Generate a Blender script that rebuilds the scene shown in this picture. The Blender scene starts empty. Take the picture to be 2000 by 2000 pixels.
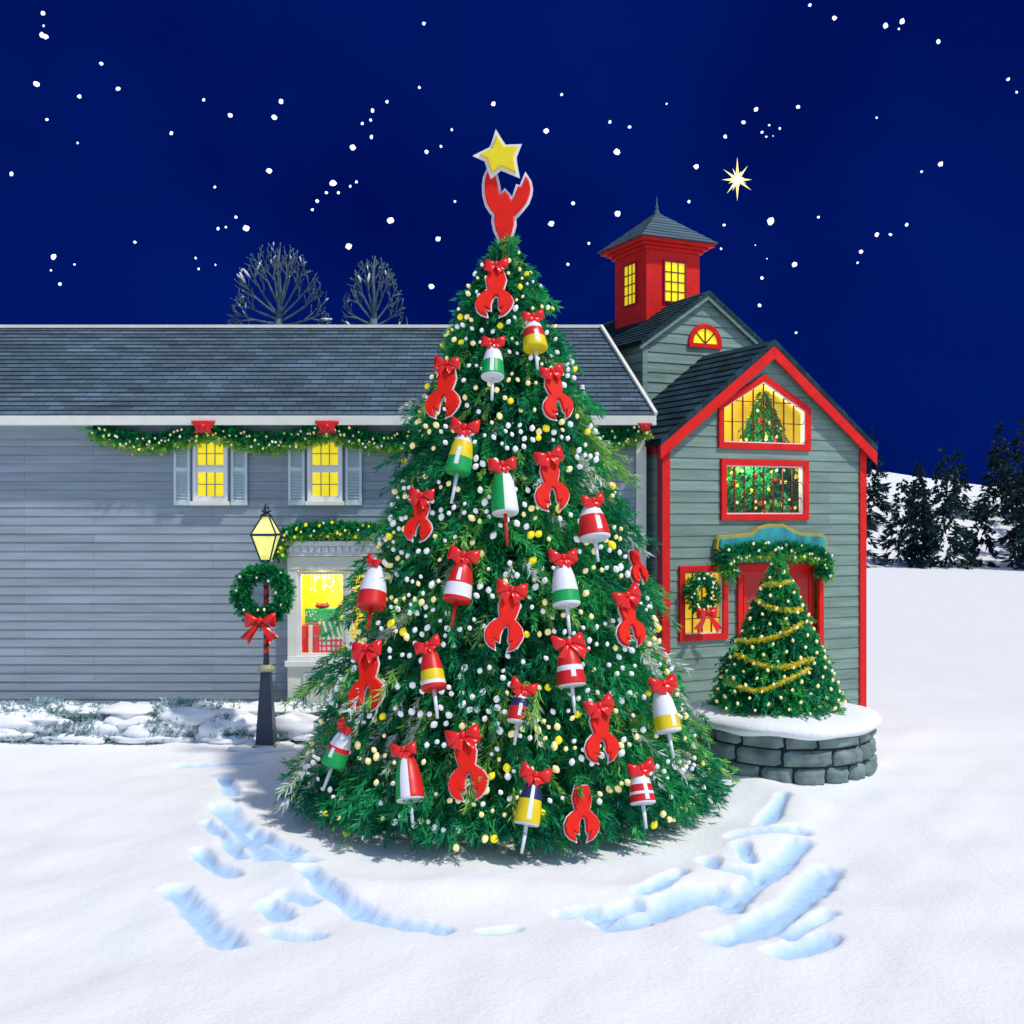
import bpy, math, random
import numpy as np
from mathutils import Vector, Matrix
from mathutils.geometry import tessellate_polygon

random.seed(7)
RNG = np.random.default_rng(11)
SC = bpy.context.scene
COL = SC.collection
PI = math.pi

# ------------------------------------------------------------------ camera, sky, moonlight, exposure
EYE, FPX = 3.06, 2136.0                      # eye height; focal length in pixels of a 2000 px wide frame
cam_d = bpy.data.cameras.new("camera")
cam = bpy.data.objects.new("camera", cam_d); COL.objects.link(cam)
cam.location = (0, 0, EYE); cam.rotation_euler = (PI/2, 0, 0)
cam_d.sensor_width = 36.0; cam_d.lens = 36.0*FPX/2000.0
cam_d.clip_start = 0.1; cam_d.clip_end = 3000
SC.camera = cam

SUN_EL, SUN_AZ = math.radians(56), math.radians(58)      # azimuth measured from the camera's side towards its right
sun_dir = Vector((math.cos(SUN_EL)*math.sin(SUN_AZ), -math.cos(SUN_EL)*math.cos(SUN_AZ), math.sin(SUN_EL)))

world = bpy.data.worlds.new("World"); SC.world = world; world.use_nodes = True
nt = world.node_tree; nt.nodes.clear()
def WN(t, **k):
    n = nt.nodes.new(t)
    for a, b in k.items(): setattr(n, a, b)
    return n
wo = WN('ShaderNodeOutputWorld'); bg = WN('ShaderNodeBackground'); tc = WN('ShaderNodeTexCoord')
dot = WN('ShaderNodeVectorMath', operation='DOT_PRODUCT'); dot.inputs[1].default_value = Vector((0.35, -0.88, 0.32)).normalized()
mr = WN('ShaderNodeMapRange', interpolation_type='SMOOTHSTEP')
mr.inputs[1].default_value = -0.35; mr.inputs[2].default_value = 0.95
noi = WN('ShaderNodeTexNoise'); noi.inputs['Scale'].default_value = 3.2; noi.inputs['Detail'].default_value = 5
nr = WN('ShaderNodeValToRGB')
nr.color_ramp.elements[0].position = 0.32; nr.color_ramp.elements[0].color = (0.0, 0.0045, 0.092, 1)
nr.color_ramp.elements[1].position = 0.68; nr.color_ramp.elements[1].color = (0.0006, 0.010, 0.142, 1)
glow = WN('ShaderNodeMix', data_type='RGBA')
glow.inputs[7].default_value = (0.335, 0.50, 0.84, 1)       # fill glow added to the sky behind the camera to lift shadows and fronts
nt.links.new(tc.outputs['Generated'], dot.inputs[0]); nt.links.new(tc.outputs['Generated'], noi.inputs['Vector'])
nt.links.new(dot.outputs['Value'], mr.inputs[0]); nt.links.new(noi.outputs['Fac'], nr.inputs[0])
nt.links.new(mr.outputs[0], glow.inputs[0]); nt.links.new(nr.outputs[0], glow.inputs[6])
nt.links.new(glow.outputs[2], bg.inputs[0]); nt.links.new(bg.outputs[0], wo.inputs[0])
bg.inputs[1].default_value = 1.0

sd = bpy.data.lights.new("moon_light", 'SUN'); so = bpy.data.objects.new("moon_light", sd); COL.objects.link(so)
sd.energy = 3.0; sd.angle = math.radians(2.5); sd.color = (1.0, 0.95, 0.86)
so.rotation_euler = sun_dir.to_track_quat('Z', 'Y').to_euler(); so.location = sun_dir*40

SC.view_settings.view_transform = 'Standard'; SC.view_settings.look = 'None'
SC.view_settings.exposure = 0.0; SC.view_settings.gamma = 1.0
SC.render.engine = 'CYCLES'
try:
    SC.cycles.use_denoising = True; SC.cycles.max_bounces = 6; SC.cycles.sample_clamp_indirect = 4
except Exception: pass

# ------------------------------------------------------------------ helpers
def P(px, py, D):                            # where a sight line meets the depth D
    return Vector(((px-1000)/FPX*D, D, EYE-(py-1000)/FPX*D))
def ground(px, py, z=0.0):
    D = (EYE-z)*FPX/(py-1000); return Vector(((px-1000)/FPX*D, D, z))

MATS = {}
def mat(name, col, rough=0.6, var=0.0, scale=6.0, bump=0.0, bscale=60.0, stretch=(1,1,1), emit=0.0, metal=0.0, coat=0.0, spec=0.4):
    if name in MATS: return MATS[name]
    m = bpy.data.materials.new(name); m.use_nodes = True; MATS[name] = m
    n, l = m.node_tree.nodes, m.node_tree.links
    b = n['Principled BSDF']
    b.inputs['Base Color'].default_value = (*col, 1); b.inputs['Roughness'].default_value = rough
    b.inputs['Metallic'].default_value = metal; b.inputs['Coat Weight'].default_value = coat
    b.inputs['Specular IOR Level'].default_value = spec
    t = n.new('ShaderNodeTexCoord'); mp = n.new('ShaderNodeMapping'); mp.inputs['Scale'].default_value = stretch
    l.new(t.outputs['Object'], mp.inputs[0])
    if var:
        no = n.new('ShaderNodeTexNoise'); no.inputs['Scale'].default_value = scale; no.inputs['Detail'].default_value = 6
        l.new(mp.outputs[0], no.inputs['Vector'])
        r = n.new('ShaderNodeValToRGB')
        r.color_ramp.elements[0].position = 0.3; r.color_ramp.elements[1].position = 0.7
        r.color_ramp.elements[0].color = (*[max(0, c*(1-var)) for c in col], 1)
        r.color_ramp.elements[1].color = (*[min(1, c*(1+var)) for c in col], 1)
        l.new(no.outputs['Fac'], r.inputs[0]); l.new(r.outputs[0], b.inputs['Base Color'])
        if emit: l.new(r.outputs[0], b.inputs['Emission Color'])
    if emit:
        if not var: b.inputs['Emission Color'].default_value = (*col, 1)
        b.inputs['Emission Strength'].default_value = emit
    if bump:
        nb = n.new('ShaderNodeTexNoise'); nb.inputs['Scale'].default_value = bscale; nb.inputs['Detail'].default_value = 5
        l.new(mp.outputs[0], nb.inputs['Vector'])
        bu = n.new('ShaderNodeBump'); bu.inputs['Strength'].default_value = bump; bu.inputs['Distance'].default_value = 0.02
        l.new(nb.outputs['Fac'], bu.inputs['Height']); l.new(bu.outputs[0], b.inputs['Normal'])
    return m

def laid(m, u, v, v0, row, width, joint, var, mirror=None, dark=.35):
    """break a board or shingle material into courses: u, v name the object axes along and across the courses"""
    n, l = m.node_tree.nodes, m.node_tree.links; b = n['Principled BSDF']; src = b.inputs['Base Color'].links[0].from_socket
    t = n.new('ShaderNodeTexCoord'); x = n.new('ShaderNodeSeparateXYZ'); l.new(t.outputs['Object'], x.inputs[0])
    def M(op, a, c=None):
        q = n.new('ShaderNodeMath'); q.operation = op; l.new(a, q.inputs[0])
        if c is not None: q.inputs[1].default_value = c
        return q.outputs[0]
    vv = x.outputs['XYZ'.index(v)]
    vv = M('ABSOLUTE', M('SUBTRACT', vv, mirror)) if mirror is not None else M('SUBTRACT', vv, v0)
    c = n.new('ShaderNodeCombineXYZ'); l.new(M('ADD', x.outputs['XYZ'.index(u)], 40.0), c.inputs[0]); l.new(M('ADD', vv, row*60), c.inputs[1])
    k = n.new('ShaderNodeTexBrick'); k.offset = .37; k.offset_frequency = 2; k.squash = 1.0
    k.inputs['Scale'].default_value = 1; k.inputs['Brick Width'].default_value = width; k.inputs['Row Height'].default_value = row; k.inputs['Mortar Size'].default_value = joint
    k.inputs['Color1'].default_value = (1-var,)*3+(1,); k.inputs['Color2'].default_value = (1+var,)*3+(1,); k.inputs['Mortar'].default_value = (dark,)*3+(1,)
    l.new(c.outputs[0], k.inputs['Vector'])
    mx = n.new('ShaderNodeMix'); mx.data_type = 'RGBA'; mx.blend_type = 'MULTIPLY'; mx.inputs[0].default_value = 1
    l.new(src, mx.inputs[6]); l.new(k.outputs['Color'], mx.inputs[7]); l.new(mx.outputs[2], b.inputs['Base Color'])
    return m

def foliage_mat(name, stops):
    m = bpy.data.materials.new(name); m.use_nodes = True; MATS[name] = m
    n, l = m.node_tree.nodes, m.node_tree.links
    b = n['Principled BSDF']; b.inputs['Roughness'].default_value = 0.5; b.inputs['Specular IOR Level'].default_value = 0.3
    a = n.new('ShaderNodeAttribute'); a.attribute_name = 'tint'
    r = n.new('ShaderNodeValToRGB'); e = r.color_ramp.elements
    e[0].position, e[0].color = stops[0][0], (*stops[0][1], 1)
    e[1].position, e[1].color = stops[-1][0], (*stops[-1][1], 1)
    for p, c in stops[1:-1]:
        q = e.new(p); q.color = (*c, 1)
    l.new(a.outputs['Fac'], r.inputs[0]); l.new(r.outputs[0], b.inputs['Base Color'])
    tr = n.new('ShaderNodeBsdfTranslucent'); l.new(r.outputs[0], tr.inputs[0])
    mx = n.new('ShaderNodeMixShader'); mx.inputs[0].default_value = 0.32
    l.new(b.outputs[0], mx.inputs[1]); l.new(tr.outputs[0], mx.inputs[2]); l.new(mx.outputs[0], n['Material Output'].inputs[0])
    return m

def glass_mat():
    m = bpy.data.materials.new("window_glass"); m.use_nodes = True
    n, l = m.node_tree.nodes, m.node_tree.links
    n.remove(n['Principled BSDF'])
    t = n.new('ShaderNodeBsdfTransparent'); g = n.new('ShaderNodeBsdfGlossy'); g.inputs['Roughness'].default_value = 0.03
    lw = n.new('ShaderNodeLayerWeight'); lw.inputs[0].default_value = .5        # thin pane: reflects more at a glancing angle
    pw = n.new('ShaderNodeMath'); pw.operation = 'POWER'; pw.inputs[1].default_value = 4; l.new(lw.outputs['Facing'], pw.inputs[0])
    f = n.new('ShaderNodeMath'); f.operation = 'MULTIPLY_ADD'; f.inputs[1].default_value = .6; f.inputs[2].default_value = .03; l.new(pw.outputs[0], f.inputs[0])
    x = n.new('ShaderNodeMixShader'); l.new(f.outputs[0], x.inputs[0]); l.new(t.outputs[0], x.inputs[1]); l.new(g.outputs[0], x.inputs[2])
    l.new(x.outputs[0], n['Material Output'].inputs[0]); return m

def set_tags(o, label=None, cat=None, group=None, kind=None):
    for k, v in (('label', label), ('category', cat), ('group', group), ('kind', kind)):
        if v: o[k] = v
    return o
def empty(name, label, cat, loc=(0,0,0), rz=0.0, group=None):
    o = bpy.data.objects.new(name, None); COL.objects.link(o)
    o.location = loc; o.rotation_euler = (0, 0, rz); o.empty_display_size = 0.2
    return set_tags(o, label, cat, group)

class MB:
    def __init__(s): s.v, s.f, s.m, s.sm = [], [], [], []
    def face(s, pts, mi=0, sm=False):
        i = len(s.v); s.v += [tuple(p) for p in pts]; s.f.append(tuple(range(i, i+len(pts)))); s.m.append(mi); s.sm.append(sm)
    def mesh(s, V, F, mi=0, sm=False):
        i = len(s.v); s.v += [tuple(p) for p in V]
        for k, f in enumerate(F):
            s.f.append(tuple(i+a for a in f)); s.m.append(mi[k] if isinstance(mi, list) else mi); s.sm.append(sm)
    def box(s, x0, x1, y0, y1, z0, z1, mi=0):
        V = [(x, y, z) for z in (z0, z1) for y in (y0, y1) for x in (x0, x1)]
        s.mesh(V, [(0,2,3,1),(4,5,7,6),(0,1,5,4),(2,6,7,3),(0,4,6,2),(1,3,7,5)], mi)
    def bar(s, a, b, w, h, up=(0,0,1), mi=0):      # rectangular bar from a to b
        a, b = Vector(a), Vector(b); d = (b-a).normalized(); u = Vector(up)
        r = d.cross(u).normalized(); u = r.cross(d).normalized()
        V = [p+r*(w/2*i)+u*(h/2*j) for p in (a, b) for i, j in ((-1,-1),(1,-1),(1,1),(-1,1))]
        s.mesh(V, [(3,2,1,0),(4,5,6,7),(0,1,5,4),(1,2,6,5),(2,3,7,6),(3,0,4,7)], mi)
    def tube(s, pts, r, n=8, mi=0, cap=True):
        pts = [Vector(p) for p in pts]; V, F = [], []; N = len(pts)
        rs = r if isinstance(r, (list, tuple)) else [r]*N
        ref = Vector((0.13, 0.31, 0.94))
        for i, p in enumerate(pts):
            d = (pts[min(i+1, N-1)]-pts[max(i-1, 0)]).normalized()
            if abs(d.dot(ref)) > .95: ref = Vector((0.95, 0.2, 0.1))
            a = d.cross(ref).normalized(); b = d.cross(a)
            ref = b.cross(d) if False else ref
            for k in range(n):
                t = 2*PI*k/n; V.append(p+a*(rs[i]*math.cos(t))+b*(rs[i]*math.sin(t)))
        for i in range(N-1):
            for k in range(n):
                F.append((i*n+k, i*n+(k+1) % n, (i+1)*n+(k+1) % n, (i+1)*n+k))
        if cap: F += [tuple(range(n-1, -1, -1)), tuple((N-1)*n+k for k in range(n))]
        s.mesh(V, F, mi, True)
    def lathe(s, prof, n=24, mi=0, c=(0,0,0), mfun=None, sm=True, rot=0.0):    # prof [(r,z)]
        V, F, M = [], [], []
        for r, z in prof:
            for k in range(n):
                t = 2*PI*k/n+rot; V.append((c[0]+r*math.cos(t), c[1]+r*math.sin(t), c[2]+z))
        for i in range(len(prof)-1):
            for k in range(n):
                F.append((i*n+k, i*n+(k+1) % n, (i+1)*n+(k+1) % n, (i+1)*n+k))
                M.append(mfun((prof[i][1]+prof[i+1][1])/2, 2*PI*(k+.5)/n+rot) if mfun else mi)
        s.mesh(V, F, M, sm)
        for e, fl in ((0, True), (len(prof)-1, False)):
            if prof[e][0] > 1e-4:
                ring = [V[e*n+k] for k in range(n)]
                s.face(ring[::-1] if fl else ring, mfun(prof[e][1], -PI/2) if mfun else mi)
    def plate(s, out, t0, t1, f, mi=0, bev=0.0):   # 2-D outline given thickness; f(a, b, t) places it
        out = list(out)
        area = sum(out[i][0]*out[(i+1) % len(out)][1]-out[(i+1) % len(out)][0]*out[i][1] for i in range(len(out)))
        if area < 0: out = out[::-1]
        n = len(out)
        loops = [(out, t0), (out, t1-bev if bev else t1)]
        if bev: loops.append((offset(out, -bev), t1))
        V = [f(a, b, t) for lo, t in loops for a, b in lo]; F = []
        for j in range(len(loops)-1):
            F += [(j*n+i, j*n+(i+1) % n, (j+1)*n+(i+1) % n, (j+1)*n+i) for i in range(n)]
        tri = tessellate_polygon([[Vector((a, b, 0)) for a, b in out]])
        k = (len(loops)-1)*n
        for t in tri:
            F.append((t[0]+k, t[1]+k, t[2]+k)); F.append((t[2], t[1], t[0]))
        s.mesh(V, F, mi)
    def build(s, name, mats, parent=None, bevel=0.0, recalc=False, **tg):
        me = bpy.data.meshes.new(name); me.from_pydata(s.v, [], s.f)
        for m in (mats if isinstance(mats, (list, tuple)) else [mats]): me.materials.append(m)
        me.polygons.foreach_set('material_index', s.m); me.polygons.foreach_set('use_smooth', s.sm); me.update()
        if recalc:
            import bmesh
            b = bmesh.new(); b.from_mesh(me); bmesh.ops.remove_doubles(b, verts=b.verts, dist=1e-5)
            bmesh.ops.recalc_face_normals(b, faces=b.faces); b.to_mesh(me); b.free()
        return link(name, me, parent, bevel, **tg)
def link(name, me, parent=None, bevel=0.0, loc=None, label=None, cat=None, group=None, kind=None):
    o = bpy.data.objects.new(name, me); COL.objects.link(o)
    if parent: o.parent = parent
    if loc is not None: o.location = loc
    if bevel:
        b = o.modifiers.new('bevel', 'BEVEL'); b.width = bevel; b.segments = 2; b.limit_method = 'ANGLE'; b.angle_limit = 0.6
    return set_tags(o, label, cat, group, kind)

def offset(out, d):                          # grow (d>0) or shrink an anticlockwise outline
    n = len(out); R = []
    for i in range(n):
        p, q, r = Vector(out[i-1]), Vector(out[i]), Vector(out[(i+1) % n])
        e1, e2 = (q-p).normalized(), (r-q).normalized()
        n1, n2 = Vector((e1.y, -e1.x)), Vector((e2.y, -e2.x)); b = n1+n2
        b = b/max(0.35, b.length_squared/2) if b.length > .2 else n1
        R.append(tuple(q+b*d))
    return R
def ccw(out):
    a = sum(out[i][0]*out[(i+1) % len(out)][1]-out[(i+1) % len(out)][0]*out[i][1] for i in range(len(out)))
    return list(out) if a > 0 else list(out)[::-1]

def clap(mb, f, left, right, z0, z1, breaks, holes, pitch, lap, mi=0):
    """clapboards on a wall: f(a, z, out); left/right(z) bound it; holes are h(z) -> (a0, a1) or None"""
    k0, k1 = math.floor(z0/pitch), math.ceil(z1/pitch)
    zs = sorted({z0, z1, *[k*pitch for k in range(k0, k1+1) if z0 < k*pitch < z1], *[b for b in breaks if z0 < b < z1]})
    e = 1e-4
    for zl, zh in zip(zs, zs[1:]):
        if zh-zl < 1e-3: continue
        zm = (zl+zh)/2; k = math.floor(zm/pitch+1e-9)
        def off(z): return lap*(1-(z-k*pitch)/pitch)
        hs = sorted([(h(zl+e), h(zh-e)) for h in holes if h(zm)], key=lambda t: t[0][0])
        cur = (left(zl+e), left(zh-e)); segs = []
        for a, b in hs:
            segs.append((cur, (a[0], b[0]))); cur = (a[1], b[1])
        segs.append((cur, (right(zl+e), right(zh-e))))
        for (al, ah), (bl, bh) in segs:
            if bl-al < 1e-3 and bh-ah < 1e-3: continue
            mb.face([f(al, zl, off(zl)), f(bl, zl, off(zl)), f(bh, zh, off(zh)), f(ah, zh, off(zh))], mi)
            if abs(zl-k*pitch) < 1e-6: mb.face([f(al, zl, 0), f(bl, zl, 0), f(bl, zl, lap), f(al, zl, lap)], mi)
def rect(a0, a1, z0, z1): return lambda z: (a0, a1) if z0 <= z <= z1 else None

def shingles(mb, A, B, C, D, rows, lift, mi=0):   # roof plane, eave A->B, ridge D->C, in lapped courses
    A, B, C, D = map(Vector, (A, B, C, D)); n = (B-A).cross(D-A).normalized()
    if n.z < 0: n = -n
    for i in range(rows):
        t, u = i/rows, (i+1)/rows
        a, b, c, d = A.lerp(D, t), B.lerp(C, t), B.lerp(C, u), A.lerp(D, u)
        mb.face([a+n*lift, b+n*lift, c, d], mi); mb.face([a, b, b+n*lift, a+n*lift], mi)

def needles(name, base, dirs, lens, tints, material, per=26, nl=0.28, width=0.011, droop=0.15, parent=None, seed=1, **tg):
    """one foliage mesh: twig sprays of long needles"""
    rg = np.random.default_rng(seed); N = len(base)
    base, dirs, lens, tints = map(np.asarray, (base, dirs, lens, tints))
    dirs = dirs/np.linalg.norm(dirs, axis=1, keepdims=True)
    up = np.where(np.abs(dirs[:, 2:3]) > .9, np.array([[1., 0, 0]]), np.array([[0, 0, 1.]]))
    s = np.cross(dirs, up); s /= np.linalg.norm(s, axis=1, keepdims=True); w = np.cross(s, dirs)
    t = rg.uniform(0.02, 1, (N, per)); ph = rg.uniform(0, 2*PI, (N, per)); op = rg.uniform(.25, .95, (N, per))
    L = lens[:, None]
    p = base[:, None]+dirs[:, None]*(L*t)[..., None]; p[..., 2] -= droop*L*t*t
    nd = dirs[:, None]*np.cos(op)[..., None]+(s[:, None]*np.cos(ph)[..., None]+w[:, None]*np.sin(ph)[..., None])*np.sin(op)[..., None]
    nd[..., 2] -= droop*.8; nd /= np.linalg.norm(nd, axis=2, keepdims=True)
    ln = L*nl*rg.uniform(.6, 1.25, (N, per))
    rv = rg.normal(size=(N, per, 3)); sd_ = np.cross(nd, rv); sd_ /= np.linalg.norm(sd_, axis=2, keepdims=True)+1e-9
    hw = (width*rg.uniform(.7, 1.3, (N, per)))[..., None]/2
    tip = p+nd*ln[..., None]; mid = p+nd*(ln*.45)[..., None]
    V = np.stack([p, mid-sd_*hw, tip, mid+sd_*hw], axis=2).reshape(-1, 3)
    nf = N*per
    tt = np.clip(tints[:, None]+rg.normal(0, .05, (N, per)), 0, 1).reshape(-1)
    return quads(name, V, nf, tt, material, parent, **tg)
def quads(name, V, nf, tint, material, parent=None, **tg):
    me = bpy.data.meshes.new(name)
    me.vertices.add(nf*4); me.loops.add(nf*4); me.polygons.add(nf)
    me.vertices.foreach_set('co', V.astype(np.float32).reshape(-1))
    me.loops.foreach_set('vertex_index', np.arange(nf*4, dtype=np.int32))
    me.polygons.foreach_set('loop_start', np.arange(0, nf*4, 4, dtype=np.int32))
    at = me.attributes.new('tint', 'FLOAT', 'FACE'); at.data.foreach_set('value', np.asarray(tint, dtype=np.float32))
    me.materials.append(material); me.update(); me.validate()
    return link(name, me, parent, **tg)

def lump(x, y, z, f=1.0):                    # smooth irregular field for clumps
    return (math.sin(f*(2.1*x+1.3*z)+.7)+math.sin(f*(1.7*y-2.3*z)+2.1)+math.sin(f*(2.9*x-1.9*y+.8*z)+4.))/3

def conifer_sprays(rf, z0, z1, nb, spb, rg, size=1.0, drop=0.55, frost=0.05, fresh=0.1, fill=0.3):
    """sprays along drooping branches of a conifer with radius rf(z); needs no leaves inside"""
    zs = np.linspace(z0, z1, 400); w = np.array([rf(z)+.10*size for z in zs]); cdf = np.cumsum(w); cdf /= cdf[-1]
    B, Dr, Ln, T = [], [], [], []
    for i in range(nb):
        z = float(np.interp((i+rg.random())/nb, cdf, zs)); az = i*2.39996+rg.uniform(-.25, .25)
        R = rf(z)*(rg.uniform(.84, 1.0) if rg.random() > .28 else rg.uniform(1.0, 1.13))
        o = np.array([math.cos(az), math.sin(az), 0]); tg = np.array([-o[1], o[0], 0])
        tip = o*R+np.array([0, 0, z]); root = np.array([0, 0, z+drop*R*rg.uniform(.7, 1.1)])
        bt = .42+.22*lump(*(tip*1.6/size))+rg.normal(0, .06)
        kind = rg.random()
        n = max(4, int(spb*(.5+.5*R/(rf(z0)+1e-6))))
        for j in range(n):
            t = rg.uniform(.4, 1) if rg.random() > fill else rg.uniform(.25, .8)
            p = root+(tip-root)*t
            side = rg.uniform(-1, 1)*(1.15-t)*.55*R+rg.normal(0, .03*size); p = p+tg*side
            p[2] += rg.normal(0, .05*size)
            rr = math.hypot(p[0], p[1]); mx = max(R, rf(min(z1, max(z0, p[2]))))*.97
            if rr > mx: p[:2] *= mx/rr
            d = o*rg.uniform(.5, 1.1)+tg*(side/(R+.05)*1.2+rg.normal(0, .3))+np.array([0, 0, -rg.uniform(.25, .95)])
            B.append(p); Dr.append(d); Ln.append(size*rg.uniform(.2, .36)*(.5+.5*min(1, R/(1.3*size+1e-6))))
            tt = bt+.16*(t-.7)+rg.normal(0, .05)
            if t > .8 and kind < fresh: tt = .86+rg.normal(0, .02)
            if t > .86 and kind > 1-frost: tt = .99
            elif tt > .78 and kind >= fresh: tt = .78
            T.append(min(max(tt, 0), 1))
    return np.array(B), np.array(Dr), np.array(Ln), np.array(T)

# ------------------------------------------------------------------ materials
M_snow = mat("snow", (.885, .885, .885), .75, .015, 1.5, .35, 28, spec=.2)
M_snow2 = mat("snow_cap", (.875, .88, .89), .75, .02, 3, .4, 22, spec=.2)
M_board = mat("grey_clapboard", (.265, .335, .40), .62, .14, 3.0, .25, 30, (.35, 1, 5))
M_gboard = mat("sage_clapboard", (.20, .295, .245), .62, .22, 2.6, .25, 30, (.5, .5, 6))
M_slate = mat("grey_shingle", (.085, .135, .175), .8, .35, 1.6, .4, 40, (.5, 1.5, 7))
M_dslate = mat("dark_shingle", (.018, .048, .064), .85, .4, 2.0, .4, 40, (1, 1, 5), spec=.15)
M_wallh = laid(mat("house_clapboard", (.29, .345, .385), .62, .14, 3.0, .25, 30, (.35, 1, 5)), 'X', 'Z', 0, .125, 2.7, .0022, .10)
M_wallb = laid(mat("barn_clapboard", (.20, .295, .245), .62, .22, 2.6, .25, 30, (.5, .5, 6)), 'X', 'Z', 0, .16, 1.9, .0022, .11)
M_roofh = laid(mat("house_shingle", (.085, .135, .175), .8, .4, 1.6, .4, 40, (.5, 1.5, 7)), 'X', 'Y', -.35, 2.85/22, .24, .006, .22)
M_roofb = laid(mat("barn_shingle", (.018, .048, .064), .85, .4, 2.0, .4, 40, (1, 1, 5), spec=.15), 'Y', 'X', 0, 1.985/14, .26, .006, .28, mirror=3.69/2)
M_rooft = laid(mat("hall_shingle", (.018, .048, .064), .85, .4, 2.0, .4, 40, (1, 1, 5), spec=.15), 'Y', 'X', 0, 1.28/12, .24, .006, .28, mirror=1.86)
M_cream = mat("cream_trim", (.80, .80, .68), .5, .06, 5, .08, 40)
M_white = mat("white_trim", (.84, .84, .82), .5, .05, 5, .06, 40)
M_shut = mat("blue_grey_shutter", (.60, .70, .71), .55, .06, 6)
M_red = mat("red_paint", (.74, .016, .012), .5, .12, 5, .06, 40, spec=.2)
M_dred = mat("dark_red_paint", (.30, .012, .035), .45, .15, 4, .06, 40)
M_door = mat("red_door_paint", (.56, .018, .016), .4, .12, 4, .05, 40)
M_mull = mat("dark_red_muntin", (.11, .015, .02), .5)
M_gmull = mat("grey_muntin", (.20, .25, .22), .5)
M_lit = mat("lit_pane", (.95, .72, .012), .25, .10, 3.0, emit=.62)
M_litw = mat("lit_room_wall", (.92, .66, .03), .7, .18, 2.0, emit=.42)
M_glass = glass_mat()
M_satin = mat("red_satin", (.78, .010, .008), .28, .08, 12, coat=.25)
M_claw = mat("red_painted_wood", (.82, .016, .006), .55, .08, 8, .06, 50, spec=.2)
M_edge = mat("white_edge_paint", (.80, .80, .82), .45)
B_W = mat("buoy_white", (.80, .81, .84), .42, .05, 8); B_R = mat("buoy_red", (.68, .016, .014), .4, .12, 8)
B_Y = mat("buoy_yellow", (.80, .60, .01), .4, .1, 8); B_G = mat("buoy_green", (.01, .36, .08), .4, .12, 8)
B_N = mat("buoy_navy", (.02, .03, .10), .4, .12, 8)
BUOY = [B_W, B_R, B_Y, B_G, B_N]
M_gold = mat("gold_paint", (.42, .34, .05), .4, .15, 8)
M_star = mat("yellow_star_paint", (.90, .70, .01), .4, .06, 6)
M_teal = mat("teal_paint", (.03, .30, .31), .55, .4, 6, .1, 30, (1, 1, .4))
M_iron = mat("navy_iron", (.03, .042, .075), .42, .2, 6, .08, 40, metal=.2)
M_brass = mat("brass_trim", (.38, .36, .20), .4, .1, 6)
M_stone = mat("grey_green_stone", (.17, .235, .225), .85, .45, 4, .6, 18)
M_mortar = mat("dark_joint", (.02, .028, .035), .9, .3, 6)
M_bark = mat("grey_bark", (.10, .155, .165), .85, .3, 8)
M_trunk = mat("brown_bark", (.06, .035, .02), .9, .3, 8, .4, 20)
M_wire = mat("dark_green_wire", (.01, .04, .02), .6)
M_bw = mat("white_bulb", (.72, .74, .80), .35, emit=.42); M_bc = mat("cream_bulb", (.92, .78, .36), .3, emit=.40); M_by = mat("yellow_bulb", (.86, .70, .02), .3, emit=.45)
M_br = mat("red_bauble", (.60, .02, .02), .3)
M_starlight = mat("starlight", (.9, .92, 1), .5, emit=1.0); M_bstar = mat("bright_starlight", (.85, .74, .22), .5, emit=1.0)
for m in (M_bw, M_bc, M_by, M_starlight, M_bstar):
    try: m.cycles.emission_sampling = 'NONE'
    except Exception: pass
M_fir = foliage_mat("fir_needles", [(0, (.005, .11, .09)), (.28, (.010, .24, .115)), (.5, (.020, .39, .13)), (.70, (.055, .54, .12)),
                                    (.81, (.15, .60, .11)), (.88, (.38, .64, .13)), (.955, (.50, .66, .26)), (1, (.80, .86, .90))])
M_garl = foliage_mat("garland_needles", [(0, (.004, .14, .10)), (.35, (.010, .33, .11)), (.6, (.03, .52, .10)), (.8, (.30, .62, .08)), (1, (.74, .78, .20))])
M_hedge = foliage_mat("hedge_leaf", [(0, (.20, .33, .33)), (.5, (.34, .50, .50)), (1, (.66, .75, .80))])
M_wood = foliage_mat("far_conifer", [(0, (.004, .02, .03)), (1, (.01, .05, .05))])
M_gtin = foliage_mat("gold_tinsel", [(0, (.88, .74, .02)), (.75, (.92, .82, .05)), (1, (.9, .9, .8))])

# ------------------------------------------------------------------ snow ground
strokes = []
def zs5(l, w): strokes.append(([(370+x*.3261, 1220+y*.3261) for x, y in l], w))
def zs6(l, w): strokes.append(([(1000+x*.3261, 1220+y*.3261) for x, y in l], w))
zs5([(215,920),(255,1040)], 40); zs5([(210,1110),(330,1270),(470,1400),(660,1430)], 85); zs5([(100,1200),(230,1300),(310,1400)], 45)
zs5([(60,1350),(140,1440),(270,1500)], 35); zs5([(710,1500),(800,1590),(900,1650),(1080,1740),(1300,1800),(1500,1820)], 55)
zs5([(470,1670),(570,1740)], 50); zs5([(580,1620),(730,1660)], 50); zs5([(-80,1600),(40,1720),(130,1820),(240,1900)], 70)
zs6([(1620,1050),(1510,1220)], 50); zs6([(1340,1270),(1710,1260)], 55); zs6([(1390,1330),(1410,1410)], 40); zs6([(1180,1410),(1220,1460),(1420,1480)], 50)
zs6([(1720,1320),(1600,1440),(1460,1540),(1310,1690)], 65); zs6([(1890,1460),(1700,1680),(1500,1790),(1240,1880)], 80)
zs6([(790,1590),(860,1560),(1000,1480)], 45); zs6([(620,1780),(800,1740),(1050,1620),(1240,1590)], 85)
zs6([(320,1710),(500,1685)], 35); zs6([(510,1720),(740,1660)], 45); zs6([(1900,1740),(1650,1850)], 45)
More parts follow.
